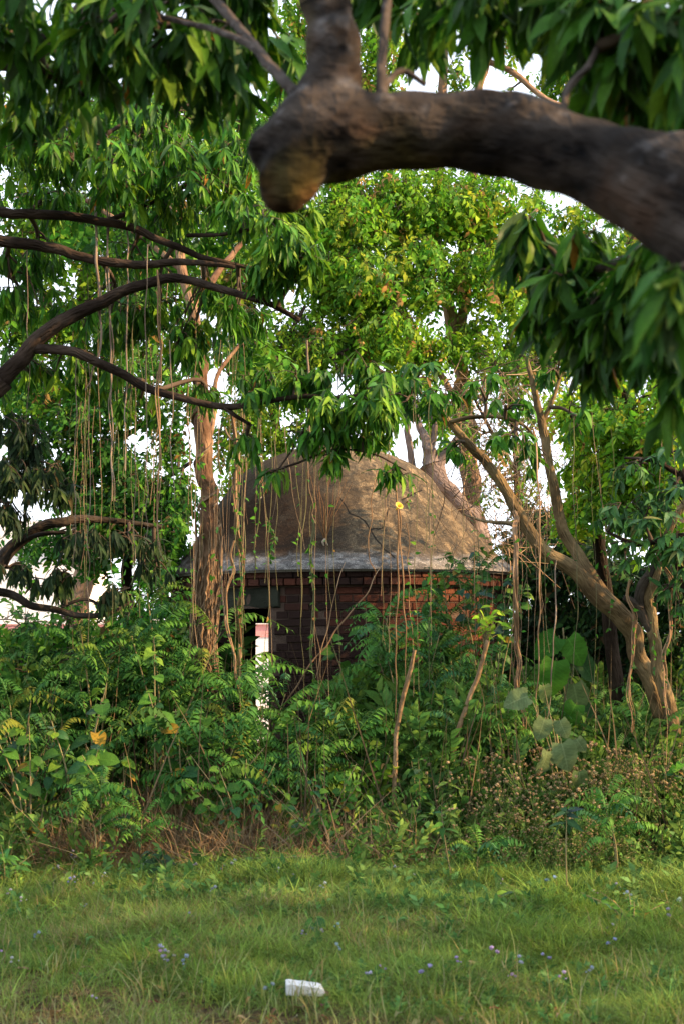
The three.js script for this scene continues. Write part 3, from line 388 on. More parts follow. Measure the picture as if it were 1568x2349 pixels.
// ---------------------------------------------------------------- the second mango, its boughs crossing from the side
const boughTone = [[.025, .017, .012], [.06, .042, .03]];
makeTree({ name: 'mango_tree', label: 'mango tree with dark arching boughs and drooping bright leaves before the vine-wrapped trunk', seed: 21, base: V(-3.9, 0, -9.4), tone: boughTone,
  limbs: [{ pts: [V(-3.9, -.2, -9.4), V(-3.75, 1, -9.3), V(-3.2, 1.9, -9.1), P(-120, 985, 8.9), P(0, 872, 8.9)], rad: [.2, .17, .14, .11, .085], name: 'trunk' }, { path: [[-60, 930, 8.9, 23.9], [0, 872, 8.9, 21.8], [55, 805, 8.9, 19.0], [130, 745, 8.9, 16.9], [220, 695, 8.9, 15.5], [310, 655, 8.9, 12.7], [400, 640, 8.8, 10.6], [500, 660, 8.7, 9.2], [600, 690, 8.6, 7.7], [690, 735, 8.6, 4.9]] },
    { path: [[80, 800, 8.9, 12.0], [170, 806, 8.8, 11.3], [250, 842, 8.8, 10.6], [330, 888, 8.8, 9.9], [420, 912, 8.7, 8.4], [520, 936, 8.7, 7.7], [600, 922, 8.6, 6.3], [700, 910, 8.5, 5.6], [790, 912, 8.4, 4.2], [870, 890, 8.4, 2.8]] }, { path: [[515, 935, 8.7, 5.6], [545, 955, 8.7, 4.9], [572, 972, 8.7, 3.5]] },
    { path: [[-560, 1120, 9.3, 42], [-400, 840, 9.2, 34], [-260, 640, 9.1, 24], [-80, 552, 9, 14.1], [20, 552, 9, 13.4], [120, 570, 9, 12.0], [220, 598, 9, 10.6], [320, 605, 9, 9.9], [430, 600, 9, 7.7], [540, 612, 9, 4.9]] }, { path: [[-420, 870, 9.2, 26], [-330, 640, 9.2, 22], [-220, 530, 9.2, 18], [-80, 482, 9.2, 12.0], [60, 492, 9.2, 12.0], [180, 498, 9.2, 10.6], [290, 518, 9.2, 9.9], [380, 555, 9.2, 8.4], [470, 590, 9.2, 7.0], [580, 615, 9.2, 4.2]] },
    { path: [[240, 510, 9.2, 6.3], [330, 470, 9.3, 4.9], [420, 430, 9.4, 4.2], [500, 350, 9.4, 2.8]] }, { path: [[110, 345, 8.9, 6.3], [200, 330, 8.9, 5.6], [290, 280, 9, 4.2], [400, 240, 9.1, 2.8]] }, { path: [[430, 540, 9.2, 4.9], [560, 530, 9, 4.2], [640, 480, 8.7, 2.8]] }, { path: [[600, 1092, 8.7, 2.1], [680, 1062, 8.6, 2.8], [760, 1033, 8.6, 2.8], [850, 1040, 8.5, 2.1], [930, 1080, 8.5, 1.4]] }, { path: [[640, 1075, 8.6, 2.1], [690, 1000, 8.6, 2.8], [720, 930, 8.6, 3.5]] }],
  blobs: [[-150, 380, 130, 110, 9.2, .6, 22], [-160, 620, 110, 90, 9.2, .6, 16], [-120, 250, 110, 80, 9, .6, 14], [-330, 480, 120, 130, 9.2, .6, 18], [40, 320, 90, 100, 8.6, 0.6, 26], [160, 330, 100, 100, 8.8, 0.6, 26], [270, 400, 90, 90, 9, 0.6, 26], [100, 460, 110, 50, 9.5, 0.4, 14], [370, 330, 90, 80, 9.3, 0.6, 26], [470, 400, 90, 90, 9.3, 0.6, 28], [380, 480, 90, 60, 9.5, 0.5, 20], [540, 330, 60, 60, 9.4, 0.4, 12], [560, 480, 70, 60, 9, 0.4, 16], [300, 250, 90, 60, 9.2, 0.4, 14],
    [640, 540, 60, 80, 8.4, 0.35, 26, { young: .4 }], [690, 470, 55, 60, 8.6, 0.3, 16, { young: .4 }], [620, 620, 50, 60, 8.5, 0.3, 14, { young: .3 }], [700, 600, 45, 80, 8.5, 0.3, 14, { young: .3 }],
    [80, 600, 110, 50, 9.5, 0.4, 14], [60, 690, 90, 60, 9.5, 0.4, 14], [250, 740, 110, 60, 9.5, 0.4, 22], [370, 700, 90, 50, 9.5, 0.4, 16], [440, 770, 60, 60, 9.5, 0.3, 14], [180, 850, 110, 50, 9.5, 0.4, 18], [60, 850, 80, 70, 9.5, 0.4, 12], [320, 930, 70, 30, 9.5, 0.3, 6], [540, 720, 80, 50, 9.5, 0.4, 12], [290, 600, 110, 40, 9.5, 0.4, 10], [480, 660, 60, 40, 9.5, 0.3, 8],
    [590, 880, 60, 45, 8.7, 0.3, 12], [690, 870, 70, 40, 8.6, 0.3, 12], [760, 930, 60, 45, 8.5, 0.3, 12], [865, 930, 60, 60, 8.4, 0.3, 20, { young: .15 }], [830, 850, 70, 45, 8.5, 0.3, 12], [770, 1050, 40, 25, 8.5, .15, 3], [765, 985, 60, 30, 8.5, .2, 6], [840, 1000, 60, 25, 8.5, .2, 5], [700, 1010, 50, 25, 8.6, .2, 3], [640, 1080, 40, 20, 8.6, 0.15, 2], [900, 1080, 50, 20, 8.5, 0.1, 3], [480, 900, 50, 30, 9.5, 0.3, 5], [560, 1020, 40, 30, 8.8, 0.2, 3]],
  leaf: { n: [7, 11], L: .13, spread: .7, droop: 1.0, w: MANGO_W, shapes: 3, young: .1, twig: 1 }, shapes: mangoFar, palette: MANGO, dens: 2.2, emit: { parts: 300, gloss: .5, minPx: 12 } });

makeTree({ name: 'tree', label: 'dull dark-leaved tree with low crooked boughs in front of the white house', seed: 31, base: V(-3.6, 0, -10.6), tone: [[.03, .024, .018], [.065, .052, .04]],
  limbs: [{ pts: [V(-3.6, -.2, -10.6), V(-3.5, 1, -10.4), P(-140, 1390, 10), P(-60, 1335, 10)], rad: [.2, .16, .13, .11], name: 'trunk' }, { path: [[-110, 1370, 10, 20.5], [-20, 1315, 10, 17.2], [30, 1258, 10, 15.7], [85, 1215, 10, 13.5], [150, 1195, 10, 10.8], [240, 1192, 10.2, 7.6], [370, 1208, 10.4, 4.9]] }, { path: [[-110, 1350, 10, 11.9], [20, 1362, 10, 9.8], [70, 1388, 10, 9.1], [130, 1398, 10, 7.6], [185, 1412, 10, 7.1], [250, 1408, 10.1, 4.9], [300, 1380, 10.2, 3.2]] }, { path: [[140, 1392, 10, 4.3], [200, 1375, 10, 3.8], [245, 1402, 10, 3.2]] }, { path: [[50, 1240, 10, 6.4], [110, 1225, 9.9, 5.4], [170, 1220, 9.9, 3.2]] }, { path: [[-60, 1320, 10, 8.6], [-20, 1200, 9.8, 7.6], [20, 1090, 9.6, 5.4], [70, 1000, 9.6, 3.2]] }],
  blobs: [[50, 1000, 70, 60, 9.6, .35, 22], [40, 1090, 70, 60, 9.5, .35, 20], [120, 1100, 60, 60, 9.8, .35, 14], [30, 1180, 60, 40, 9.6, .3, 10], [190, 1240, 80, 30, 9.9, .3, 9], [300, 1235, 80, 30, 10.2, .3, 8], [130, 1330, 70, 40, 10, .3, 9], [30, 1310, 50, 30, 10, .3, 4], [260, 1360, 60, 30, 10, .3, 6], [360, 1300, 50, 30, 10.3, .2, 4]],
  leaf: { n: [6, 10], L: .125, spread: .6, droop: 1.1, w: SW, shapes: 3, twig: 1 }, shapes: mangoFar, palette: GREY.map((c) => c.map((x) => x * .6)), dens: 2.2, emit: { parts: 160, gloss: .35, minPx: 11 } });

// ---------------------------------------------------------------- the vine-wrapped trunk
{
  const tone = [[.15, .085, .05], [.33, .205, .12]], path = [[505, 1990, 11, 29.9], [497, 1800, 11, 22.4], [490, 1640, 11, 18.7], [478, 1540, 11, 18.7], [470, 1470, 11, 20.2], [476, 1380, 11, 22.4], [482, 1300, 11, 21.0], [483, 1220, 11, 20.2], [478, 1150, 11, 21.0], [468, 1050, 11, 20.2], [462, 950, 11, 18.7], [458, 860, 11, 15.7], [452, 780, 11, 14.2], [440, 700, 11.1, 12.7], [420, 620, 11.2, 11.3], [404, 540, 11.3, 9.7], [385, 420, 11.5, 8.3], [360, 260, 11.8, 6.7]];
  const base = onGround(500, 11), extra = [];
  const [pp, pr] = photoPath(path), cv = new THREE.CatmullRomCurve3(pp, false, 'centripetal'), r = rng(4);
  const radAt = (t) => { const f = t * (pr.length - 1), a = Math.min(pr.length - 2, Math.floor(f)); return mix(pr[a], pr[a + 1], f - a); };
  const helix = (t0, t1, a0, turns, rad, off = 0) => { const pts = []; for (let k = 0; k <= 40; k++) { const t = mix(t0, t1, k / 40), c = cv.getPoint(t), a = a0 + turns * 6.283 * k / 40 + .07 * Math.sin(k * .9 + a0), R = radAt(t) * 1.04 + rad * .5 + off; pts.push(V(c.x + Math.sin(a) * R, c.y, c.z + Math.cos(a) * R)); } return { pts, rad: [rad, rad * 1.1, rad, rad * .9], around: 6, seg: 90, tone: [[.2, .13, .08], [.36, .25, .15]], lump: .4, name: 'vine' }; };
  extra.push(helix(.40, .62, -1.2, 3.6, .011), helix(.46, .56, .5, 1.3, .008));
  for (let k = 0; k < 44; k++) { const t0 = .12 + .14 * r(), L = .1 + .2 * r(); extra.push({ ...helix(t0, Math.min(.46, t0 + L), (r() - .5) * 3.6, (r() - .5) * .7, .003 + .005 * r(), .004 + r() * .018), around: 4, seg: 34 }); }
  for (let k = 0; k < 9; k++) extra.push({ ...helix(.02 + .1 * r(), .36 + .1 * r(), -1.6 + r() * 1.2, .15 * (r() - .5), .005 + .005 * r(), .01 + r() * .03), around: 4, seg: 40 });
  const root = makeTree({ name: 'tree', label: 'rough sunlit trunk spiralled and matted with dry vines, beside the hut doorway', seed: 41, base, tone, limbs: [{ path, name: 'trunk', around: 20, seg: 110, lump: .13 }, ...extra, { path: [[455, 800, 11, 8], [400, 760, 11.2, 7], [300, 700, 11.6, 5]] }, { path: [[440, 700, 11.1, 9], [520, 600, 11.6, 7], [620, 480, 12, 5]] }, { path: [[420, 620, 11.2, 8], [320, 540, 11.6, 6], [200, 460, 12, 5]] }, { path: [[478, 1010, 11, 7], [495, 940, 11.2, 6], [500, 860, 11.4, 5], [560, 780, 11.8, 4]] }],
    blobs: [[400, 500, 110, 80, 12, .6, 30], [560, 470, 90, 80, 12.3, .6, 26], [230, 470, 100, 80, 12.3, .6, 26], [300, 680, 90, 60, 12, .5, 20], [560, 760, 70, 60, 12, .5, 16], [420, 320, 120, 90, 12.4, .6, 30], [250, 250, 120, 90, 12.6, .6, 24], [560, 270, 80, 90, 12.6, .5, 18]],
    leaf: { ...sprayLeaf, L: .36 }, shapes: SPRAY, palette: MIDG, dens: 2.2, emit: E1 });
}

// ---------------------------------------------------------------- trees behind the hut and the house
const sunBark = [[.26, .16, .10], [.40, .26, .16]];
makeTree({ name: 'tree', label: 'tall tree behind the dome with sunlit orange trunk and yellow-green vines', seed: 51, base: V(1.8, 0, -18), tone: sunBark,
  limbs: [{ path: [[1112, 1745, 18, 34], [1104, 1500, 18, 27], [1092, 1230, 18, 24], [1078, 1080, 18, 22], [1062, 930, 18, 17], [1044, 780, 18, 16], [1016, 640, 18.1, 15], [1003, 540, 18.3, 13], [1008, 300, 18.8, 11], [1017, 80, 19, 9], [1008, -90, 19, 8]], name: 'trunk', around: 14 }, { path: [[1046, 790, 18, 13], [1064, 700, 18, 12], [1070, 580, 18.2, 10], [1084, 400, 18.5, 9], [1100, 200, 18.8, 9], [1130, 90, 19, 8], [1156, -60, 19, 7]] }, { path: [[1117, 140, 19, 7], [1180, 168, 19, 7], [1262, 232, 19, 6], [1330, 250, 19, 4]] }, { path: [[1078, 1090, 18, 10], [1030, 900, 17.6, 8], [930, 740, 17.2, 6], [830, 600, 17, 5]] }, { path: [[1010, 560, 18.3, 8], [900, 420, 18, 6], [820, 300, 17.8, 4]] }, { path: [[1066, 640, 18.1, 8], [1150, 560, 18.2, 6], [1230, 480, 18.3, 4]] }, { path: [[1018, 150, 19, 5], [960, 100, 19, 4], [880, 60, 19, 3]] }],
  blobs: [[790, 500, 90, 80, 16.8, .8, 70], [900, 480, 100, 80, 17.4, .8, 80], [1010, 470, 90, 60, 17.6, .7, 50], [1110, 480, 90, 80, 18, .8, 55], [830, 640, 110, 80, 16.8, .8, 80], [960, 620, 90, 90, 17.2, .8, 62], [1090, 620, 80, 90, 17.6, .8, 42], [880, 760, 100, 70, 16.8, .7, 60], [980, 790, 80, 60, 17.4, .6, 30], [1090, 770, 60, 70, 17.8, .6, 22], [800, 770, 80, 50, 16.8, .6, 30], [1170, 580, 60, 90, 18, .6, 30], [930, 880, 60, 40, 17, .5, 12], [1000, 930, 50, 50, 17.4, .5, 12], [870, 110, 60, 130, 18, .6, 40], [960, 60, 50, 60, 18.6, .5, 10], [1010, 10, 60, 40, 19, .5, 10], [1100, 40, 70, 50, 19, .5, 12], [1190, 60, 60, 70, 19, .5, 12], [1160, 230, 50, 30, 19, .3, 6], [700, 60, 70, 120, 17.5, .5, 40], [660, 220, 60, 80, 17.2, .5, 22], [1050, 170, 20, 50, 19, .3, 5], [790, 410, 80, 40, 17, .5, 18], [900, 400, 80, 40, 17.4, .5, 14], [1010, 400, 70, 40, 17.6, .5, 10], [1110, 400, 60, 40, 18, .5, 9], [850, 200, 60, 80, 18, .5, 16], [1180, 690, 60, 80, 18, .5, 16], [740, 620, 70, 90, 16.8, .6, 30], [700, 760, 60, 50, 16.8, .5, 14]],
  leaf: { ...sprayLeaf, L: .31 }, shapes: [...SPRAY], dens: 4.6, palette: BRIGHT, emit: E1 });
makeTree({ name: 'tree', label: 'bright leafy treetop against the sky above the thick overhanging limb', seed: 52, base: V(5, 0, -20), tone: sunBark,
  limbs: [{ pts: [V(5, 0, -20), V(4.8, 3, -20), P(1440, 500, 20), P(1420, 240, 20), P(1440, 60, 20)], rad: [.16, .13, .1, .06, .03], name: 'trunk' }, { path: [[1420, 260, 20, 9], [1380, 180, 20, 7], [1330, 120, 20, 4]] }, { path: [[1425, 330, 20, 9], [1340, 300, 20, 6], [1270, 290, 20, 4]] }, { path: [[1432, 200, 20, 7], [1480, 130, 20, 5], [1540, 90, 20, 4]] }],
  blobs: [[1300, 170, 70, 60, 19.6, .6, 28], [1380, 230, 70, 70, 19.8, .6, 40], [1340, 80, 70, 60, 19.8, .6, 22], [1450, 160, 70, 70, 20, .6, 28], [1520, 100, 60, 70, 20, .6, 20], [1440, 290, 80, 50, 20, .5, 26], [1540, 300, 60, 60, 20, .5, 16], [1260, 260, 50, 30, 19.8, .4, 8], [1230, 450, 60, 40, 19, .4, 8], [1320, 490, 70, 40, 19, .4, 14], [1300, 600, 110, 80, 19, .6, 44], [1440, 560, 90, 80, 19.5, .6, 30], [1300, 780, 100, 90, 18, .6, 44], [1450, 760, 100, 90, 18.5, .6, 40], [1200, 800, 70, 80, 18, .6, 24], [1530, 880, 60, 90, 18, .6, 24]],
  leaf: { ...sprayLeaf, L: .31 }, shapes: SPRAY, dens: 5.2, palette: BRIGHT, emit: E1 });
makeTree({ name: 'tree', label: 'soft leafy tree standing behind the crossing mango boughs', seed: 53, base: V(-3.2, 0, -17), tone: sunBark,
  limbs: [{ pts: [V(-3.2, 0, -17), V(-3.1, 2.5, -17), P(190, 700, 17), P(240, 420, 17), P(260, 180, 17)], rad: [.17, .14, .1, .06, .03], name: 'trunk' }, { path: [[195, 760, 17, 12], [320, 640, 17, 8], [440, 560, 17, 5]] }, { path: [[200, 820, 17, 12], [100, 680, 17, 8], [40, 560, 17, 5]] }, { path: [[230, 460, 17, 9], [400, 320, 17, 6], [540, 220, 17, 4]] }],
  blobs: [[-120, 420, 120, 130, 16.5, .7, 26], [-120, 760, 120, 130, 16.5, .7, 26], [80, 300, 120, 110, 16.5, .7, 34], [260, 300, 120, 110, 16.8, .7, 40], [430, 260, 110, 100, 17, .7, 40], [560, 360, 90, 110, 17, .7, 34], [330, 460, 110, 80, 16.8, .7, 34], [120, 560, 110, 80, 16.6, .7, 30], [280, 620, 100, 70, 16.8, .6, 24], [100, 760, 100, 80, 16.6, .6, 24], [300, 790, 110, 60, 16.8, .6, 16], [60, 720, 80, 60, 16.5, .5, 18], [200, 700, 90, 60, 16.8, .6, 20], [420, 760, 80, 40, 16.8, .5, 12], [380, 540, 90, 60, 16.8, .6, 18], [560, 640, 90, 90, 16.8, .6, 26], [640, 760, 90, 60, 16.6, .6, 18], [520, 560, 80, 70, 17, .6, 18], [650, 330, 50, 100, 17, .6, 22], [70, 900, 90, 50, 16.4, .5, 22], [420, 640, 90, 70, 16.8, .6, 20], [200, 480, 100, 80, 16.8, .6, 26], [60, 460, 90, 80, 16.6, .6, 22]],
  leaf: { ...sprayLeaf, L: .31 }, shapes: SPRAY, dens: 5.2, palette: BRIGHT.map((c) => c.map((x) => x * .85)), emit: E1 });
makeTree({ name: 'tree', label: 'small thin-leaved tree with white sky showing through, beside the matted trunk', seed: 54, base: V(-2.1, 0, -14.5), tone: boughTone,
  limbs: [{ pts: [V(-2.1, 0, -14.5), V(-2.15, 1.4, -14.5), P(290, 1200, 14.4), P(270, 1040, 14.4), P(290, 900, 14.4)], rad: [.08, .07, .055, .04, .02], name: 'trunk' }, { path: [[285, 1170, 14.4, 9], [350, 1120, 14.2, 7], [440, 1060, 14, 4]] }, { path: [[275, 1080, 14.4, 8], [200, 1010, 14.4, 6], [120, 960, 14.4, 4]] }, { path: [[275, 1010, 14.4, 7], [340, 960, 14.4, 5], [390, 900, 14.4, 3]] }],
  blobs: [[180, 960, 90, 50, 14.2, .5, 34], [250, 1040, 80, 50, 14.2, .5, 30], [340, 1120, 80, 60, 14, .5, 40], [230, 1140, 90, 50, 14.2, .5, 38], [390, 1210, 45, 60, 13.6, .4, 20], [300, 1200, 80, 40, 14, .5, 26], [390, 1010, 50, 50, 14.2, .4, 10], [330, 930, 70, 30, 14.2, .4, 10], [160, 1060, 60, 60, 14.2, .4, 22], [420, 1130, 25, 60, 13.8, .3, 12], [120, 880, 80, 50, 14.4, .4, 16], [240, 900, 70, 40, 14.4, .4, 12], [100, 1230, 80, 40, 14, .4, 16], [210, 1260, 60, 40, 14, .4, 10], [360, 1290, 50, 40, 13.4, .3, 12], [380, 840, 60, 50, 14.2, .4, 10], [300, 850, 60, 40, 14.2, .4, 10], [430, 900, 50, 60, 14, .4, 10], [260, 1180, 60, 40, 14, .4, 10], [60, 1000, 60, 60, 14.2, .4, 10]],
  leaf: { ...sprayLeaf, L: .26 }, shapes: SPRAY, dens: 5, palette: MIDG, emit: E1 });
makeTree({ name: 'tree', label: 'thin leafy tree rising from behind the dome between the two trunks', seed: 55, base: V(-.3, 0, -16.6), tone: boughTone,
  limbs: [{ pts: [V(-.3, 0, -16.6), V(-.45, 2, -16.6), P(630, 950, 16.4), P(640, 820, 16.4), P(700, 700, 16.4)], rad: [.08, .07, .05, .035, .02], name: 'trunk' }, { path: [[622, 960, 16.4, 6], [560, 900, 16.4, 5], [520, 850, 16.4, 3]] }, { path: [[630, 900, 16.4, 6], [720, 840, 16.4, 4], [800, 800, 16.4, 3]] }],
  blobs: [[600, 840, 80, 40, 16.2, .5, 16], [560, 930, 60, 50, 16.2, .5, 14], [620, 1000, 70, 40, 16.2, .5, 22], [560, 1060, 50, 50, 15.8, .4, 18], [700, 980, 60, 30, 16.2, .4, 10], [730, 800, 70, 50, 16.4, .5, 18], [680, 900, 60, 40, 16.2, .4, 10], [530, 1130, 30, 50, 15.8, .3, 8], [740, 1000, 40, 20, 16, .3, 4], [870, 1000, 50, 30, 16.4, .4, 6], [560, 800, 70, 50, 16.4, .5, 12], [520, 1010, 50, 50, 16, .4, 10], [660, 840, 60, 50, 16.4, .5, 12], [820, 930, 60, 40, 16.4, .4, 8], [600, 940, 60, 40, 16, .4, 10]],
  leaf: { ...sprayLeaf, L: .26 }, shapes: SPRAY, dens: 3.6, palette: BRIGHT.map((c) => c.map((x) => x * .8)), emit: E1 });
makeTree({ name: 'bush', label: 'airy green bush letting the white compound wall through, beside the crooked boughs', category: 'bush', seed: 57, base: V(-2.2, 0, -11.6), tone: boughTone,
  limbs: [[120, 1400], [300, 1390], [220, 1460], [380, 1350], [40, 1450]].map((q) => ({ pts: [V((q[0] - CX) / F * 11.6 + .1, -.05, -11.6), P(q[0] + 10, (q[1] + 1750) / 2, 11.6), P(q[0], q[1], 11.6)], rad: [.022, .016, .008], name: 'stem', around: 7 })),
  blobs: [[60, 1430, 80, 50, 11.5, .35, 26], [170, 1420, 80, 50, 11.5, .35, 22], [290, 1410, 80, 60, 11.5, .35, 30], [380, 1370, 50, 70, 11.4, .3, 26], [60, 1520, 90, 50, 11.3, .35, 34], [200, 1510, 90, 50, 11.3, .35, 34], [330, 1490, 80, 50, 11.3, .35, 34], [410, 1470, 40, 60, 11.6, .3, 18], [140, 1590, 130, 40, 11.2, .35, 36], [330, 1580, 100, 40, 11.2, .35, 30]],
  leaf: { ...sprayLeaf, L: .26, twig: .8, droop: .3, axisY: .1 }, shapes: [...SPRAY, ...SPRAY_FINE], dens: 1.3, palette: MIDG, emit: E1 });
makeTree({ name: 'tree', label: 'airy fine-leaved treetop showing white sky between the leaning bole and the forks', seed: 58, base: V(2.2, 0, -17.2), tone: boughTone,
  limbs: [{ pts: [V(2.2, 0, -17.2), V(2.15, 2, -17.2), P(1180, 1020, 17), P(1160, 880, 17)], rad: [.07, .06, .04, .02], name: 'trunk' }, { path: [[1182, 1080, 17, 6], [1120, 980, 17, 4], [1080, 900, 17, 3]] }, { path: [[1180, 1040, 17, 6], [1230, 960, 17, 4], [1270, 900, 17, 3]] }],
  blobs: [[1120, 900, 70, 50, 16.8, .5, 12], [1200, 930, 60, 60, 16.8, .5, 12], [1160, 1020, 70, 60, 16.8, .5, 9], [1090, 1010, 50, 60, 16.8, .5, 6], [1200, 1110, 60, 60, 16.8, .5, 9], [1130, 1120, 50, 50, 16.8, .5, 5], [1230, 1200, 50, 50, 16.4, .5, 9], [1190, 840, 70, 50, 17, .5, 12], [1130, 820, 60, 40, 17, .5, 8]],
  leaf: { ...sprayLeaf, L: .26, twig: .8 }, shapes: [...SPRAY, ...SPRAY_FINE], dens: 2.6, palette: BRIGHT.map((c) => c.map((x) => x * .75)), emit: E1 });
// broken leaning bole behind the dome
makeTree({ name: 'tree', label: 'gnarled grey bole leaning out over the edge of the dome', seed: 56, base: V(1.75, 0, -15.6), tone: [[.17, .13, .11], [.27, .21, .18]],
  limbs: [{ path: [[1128, 1760, 15.7, 28], [1120, 1400, 15.6, 24], [1098, 1225, 15.5, 22], [1060, 1165, 15.4, 19], [1020, 1115, 15.4, 20], [995, 1075, 15.4, 25], [985, 1050, 15.4, 22], [978, 1020, 15.4, 12], [962, 980, 15.4, 9], [940, 900, 15.4, 6]], name: 'trunk', lump: .3 }, { path: [[1000, 1070, 15.4, 17], [1025, 1035, 15.4, 12], [1050, 1000, 15.4, 8], [1080, 950, 15.4, 5]] }, { path: [[950, 1110, 15.5, 9], [942, 1040, 15.5, 8], [935, 970, 15.5, 7], [950, 880, 15.5, 5]] }, { path: [[985, 1030, 15.4, 9], [995, 980, 15.4, 7], [985, 900, 15.4, 5]] }],
  blobs: [[950, 900, 60, 40, 15.3, .4, 12], [1030, 960, 60, 40, 15.3, .4, 8]], leaf: { ...sprayLeaf, L: .3 }, shapes: SPRAY_LONG, palette: MIDG, emit: E1 });

// ---------------------------------------------------------------- the forked tree that leans across from the thicket
{
  const tone = [[.13, .09, .045], [.26, .19, .095]];
  makeTree({ name: 'tree', label: 'forked mossy brown tree leaning towards the dome from the thicket', seed: 61, base: onGround(1535, 11), tone,
    limbs: [{ path: [[1556, 1945, 11, 28.4], [1542, 1780, 11, 23.2], [1518, 1640, 11, 21.5], [1482, 1530, 11, 21.7], [1435, 1440, 11, 22.4], [1392, 1378, 11, 23.1], [1330, 1325, 11, 18.7], [1255, 1268, 11, 16.6], [1205, 1205, 11, 14.4], [1165, 1140, 11, 13.0], [1115, 1065, 11, 11.5], [1065, 1008, 11, 10.1], [1035, 972, 11, 8.7], [1005, 935, 11, 5.1], [960, 900, 11, 2.9]], name: 'trunk', around: 18, seg: 100, lump: .16 },
      { path: [[1405, 1392, 11, 18.7], [1360, 1335, 11.1, 15.9], [1312, 1250, 11.2, 13.8], [1282, 1180, 11.2, 12.3], [1266, 1100, 11.2, 11.5], [1252, 1020, 11.2, 10.8], [1238, 950, 11.2, 9.4], [1222, 890, 11.2, 7.2], [1205, 820, 11.2, 4.3]], around: 14, seg: 60 }, { path: [[1242, 970, 11.2, 5.8], [1270, 910, 11.2, 5.1], [1290, 840, 11.2, 3.6], [1330, 760, 11.2, 2.1]] }, { path: [[1030, 968, 11, 5.8], [1080, 957, 10.9, 5.1], [1150, 957, 10.8, 4.3], [1200, 975, 10.8, 3.6], [1225, 1000, 10.8, 2.1]] }, { path: [[1270, 1278, 11, 9.4], [1245, 1270, 10.95, 6.5], [1222, 1250, 10.9, 2.9]] }, { path: [[1195, 1210, 11, 6.5], [1160, 1200, 11.3, 5.1], [1110, 1195, 11.6, 3.6], [1060, 1180, 12, 1.5]] },
      { path: [[1548, 1760, 10.8, 18.7], [1535, 1640, 10.8, 16.6], [1515, 1540, 10.8, 15.1], [1502, 1460, 10.8, 13.8], [1492, 1380, 10.8, 13.0], [1505, 1300, 10.8, 10.8], [1540, 1210, 10.8, 8.7], [1590, 1120, 10.8, 7.2]], around: 14, seg: 60 }, { path: [[1500, 1460, 10.8, 10.1], [1470, 1400, 10.8, 10.8], [1478, 1340, 10.8, 12.3], [1505, 1290, 10.8, 10.1], [1530, 1240, 10.8, 7.9], [1545, 1180, 10.8, 5.8]], tone: [[.06, .05, .04], [.1, .08, .06]] }, { path: [[1472, 1395, 10.8, 9.4], [1445, 1378, 10.8, 8.7], [1430, 1372, 10.8, 5.8]], tone: [[.06, .05, .04], [.1, .08, .06]] }],
    blobs: [[1010, 920, 60, 40, 10.6, .3, 14], [930, 920, 50, 40, 10.6, .3, 10], [1040, 1030, 40, 30, 10.7, .2, 4], [1180, 1010, 60, 40, 10.6, .3, 9], [1230, 1060, 40, 30, 10.8, .2, 4], [1160, 930, 60, 30, 10.7, .3, 6], [960, 860, 60, 40, 10.8, .3, 10], [1260, 850, 50, 40, 11, .3, 6], [1330, 960, 50, 50, 10.9, .3, 8], [1100, 890, 60, 40, 10.8, .3, 6]],
    leaf: { n: [5, 8], L: .13, spread: .7, droop: .8, w: SW, shapes: 2, twig: 1 }, shapes: ovalLong, palette: MIDG, emit: { parts: 120, gloss: .35, minPx: 9 } });
}
makeTree({ name: 'tree', label: 'grey-green oval-leaved tree with pale dusty leaves beyond the leaning forks', seed: 62, base: V(3.4, 0, -10.6), tone: boughTone,
  limbs: [{ pts: [V(3.4, -.1, -10.6), V(3.2, 1.2, -10.5), P(1640, 1200, 10.4), P(1560, 1080, 10.4)], rad: [.1, .08, .05, .03], name: 'trunk' }, { path: [[1660, 1260, 10.4, 10], [1560, 1230, 10.3, 8], [1460, 1250, 10.3, 6], [1390, 1220, 10.4, 3]] }, { path: [[1660, 1330, 10.4, 10], [1560, 1330, 10.3, 7], [1500, 1380, 10.3, 4]] }, { path: [[1590, 1110, 10.4, 8], [1500, 1060, 10.4, 5], [1430, 1050, 10.5, 3]] }],
  blobs: [[1480, 1180, 70, 50, 10.3, .3, 22], [1540, 1130, 60, 50, 10.3, .3, 16], [1410, 1180, 50, 40, 10.4, .3, 12], [1520, 1260, 60, 50, 10.2, .3, 18], [1430, 1260, 50, 40, 10.3, .3, 9], [1550, 1350, 40, 60, 10.2, .3, 12], [1460, 1080, 60, 40, 10.4, .3, 8], [1540, 1030, 50, 40, 10.4, .3, 8], { c: [4.1, 3.1, -10.3], r: [1, 1.0, .9], n: 230 }, { c: [3.9, 2.7, -8.4], r: [.9, 1, 1.1], n: 220 }],
  leaf: { n: [5, 8], L: .115, spread: .7, droop: .7, w: SW, shapes: 2, twig: 1 }, shapes: ovalLong, palette: GREY.map((c) => [c[0] * 1.5, c[1] * 1.9, c[2] * 1.4]), emit: { parts: 150, gloss: .4, minPx: 9 } });
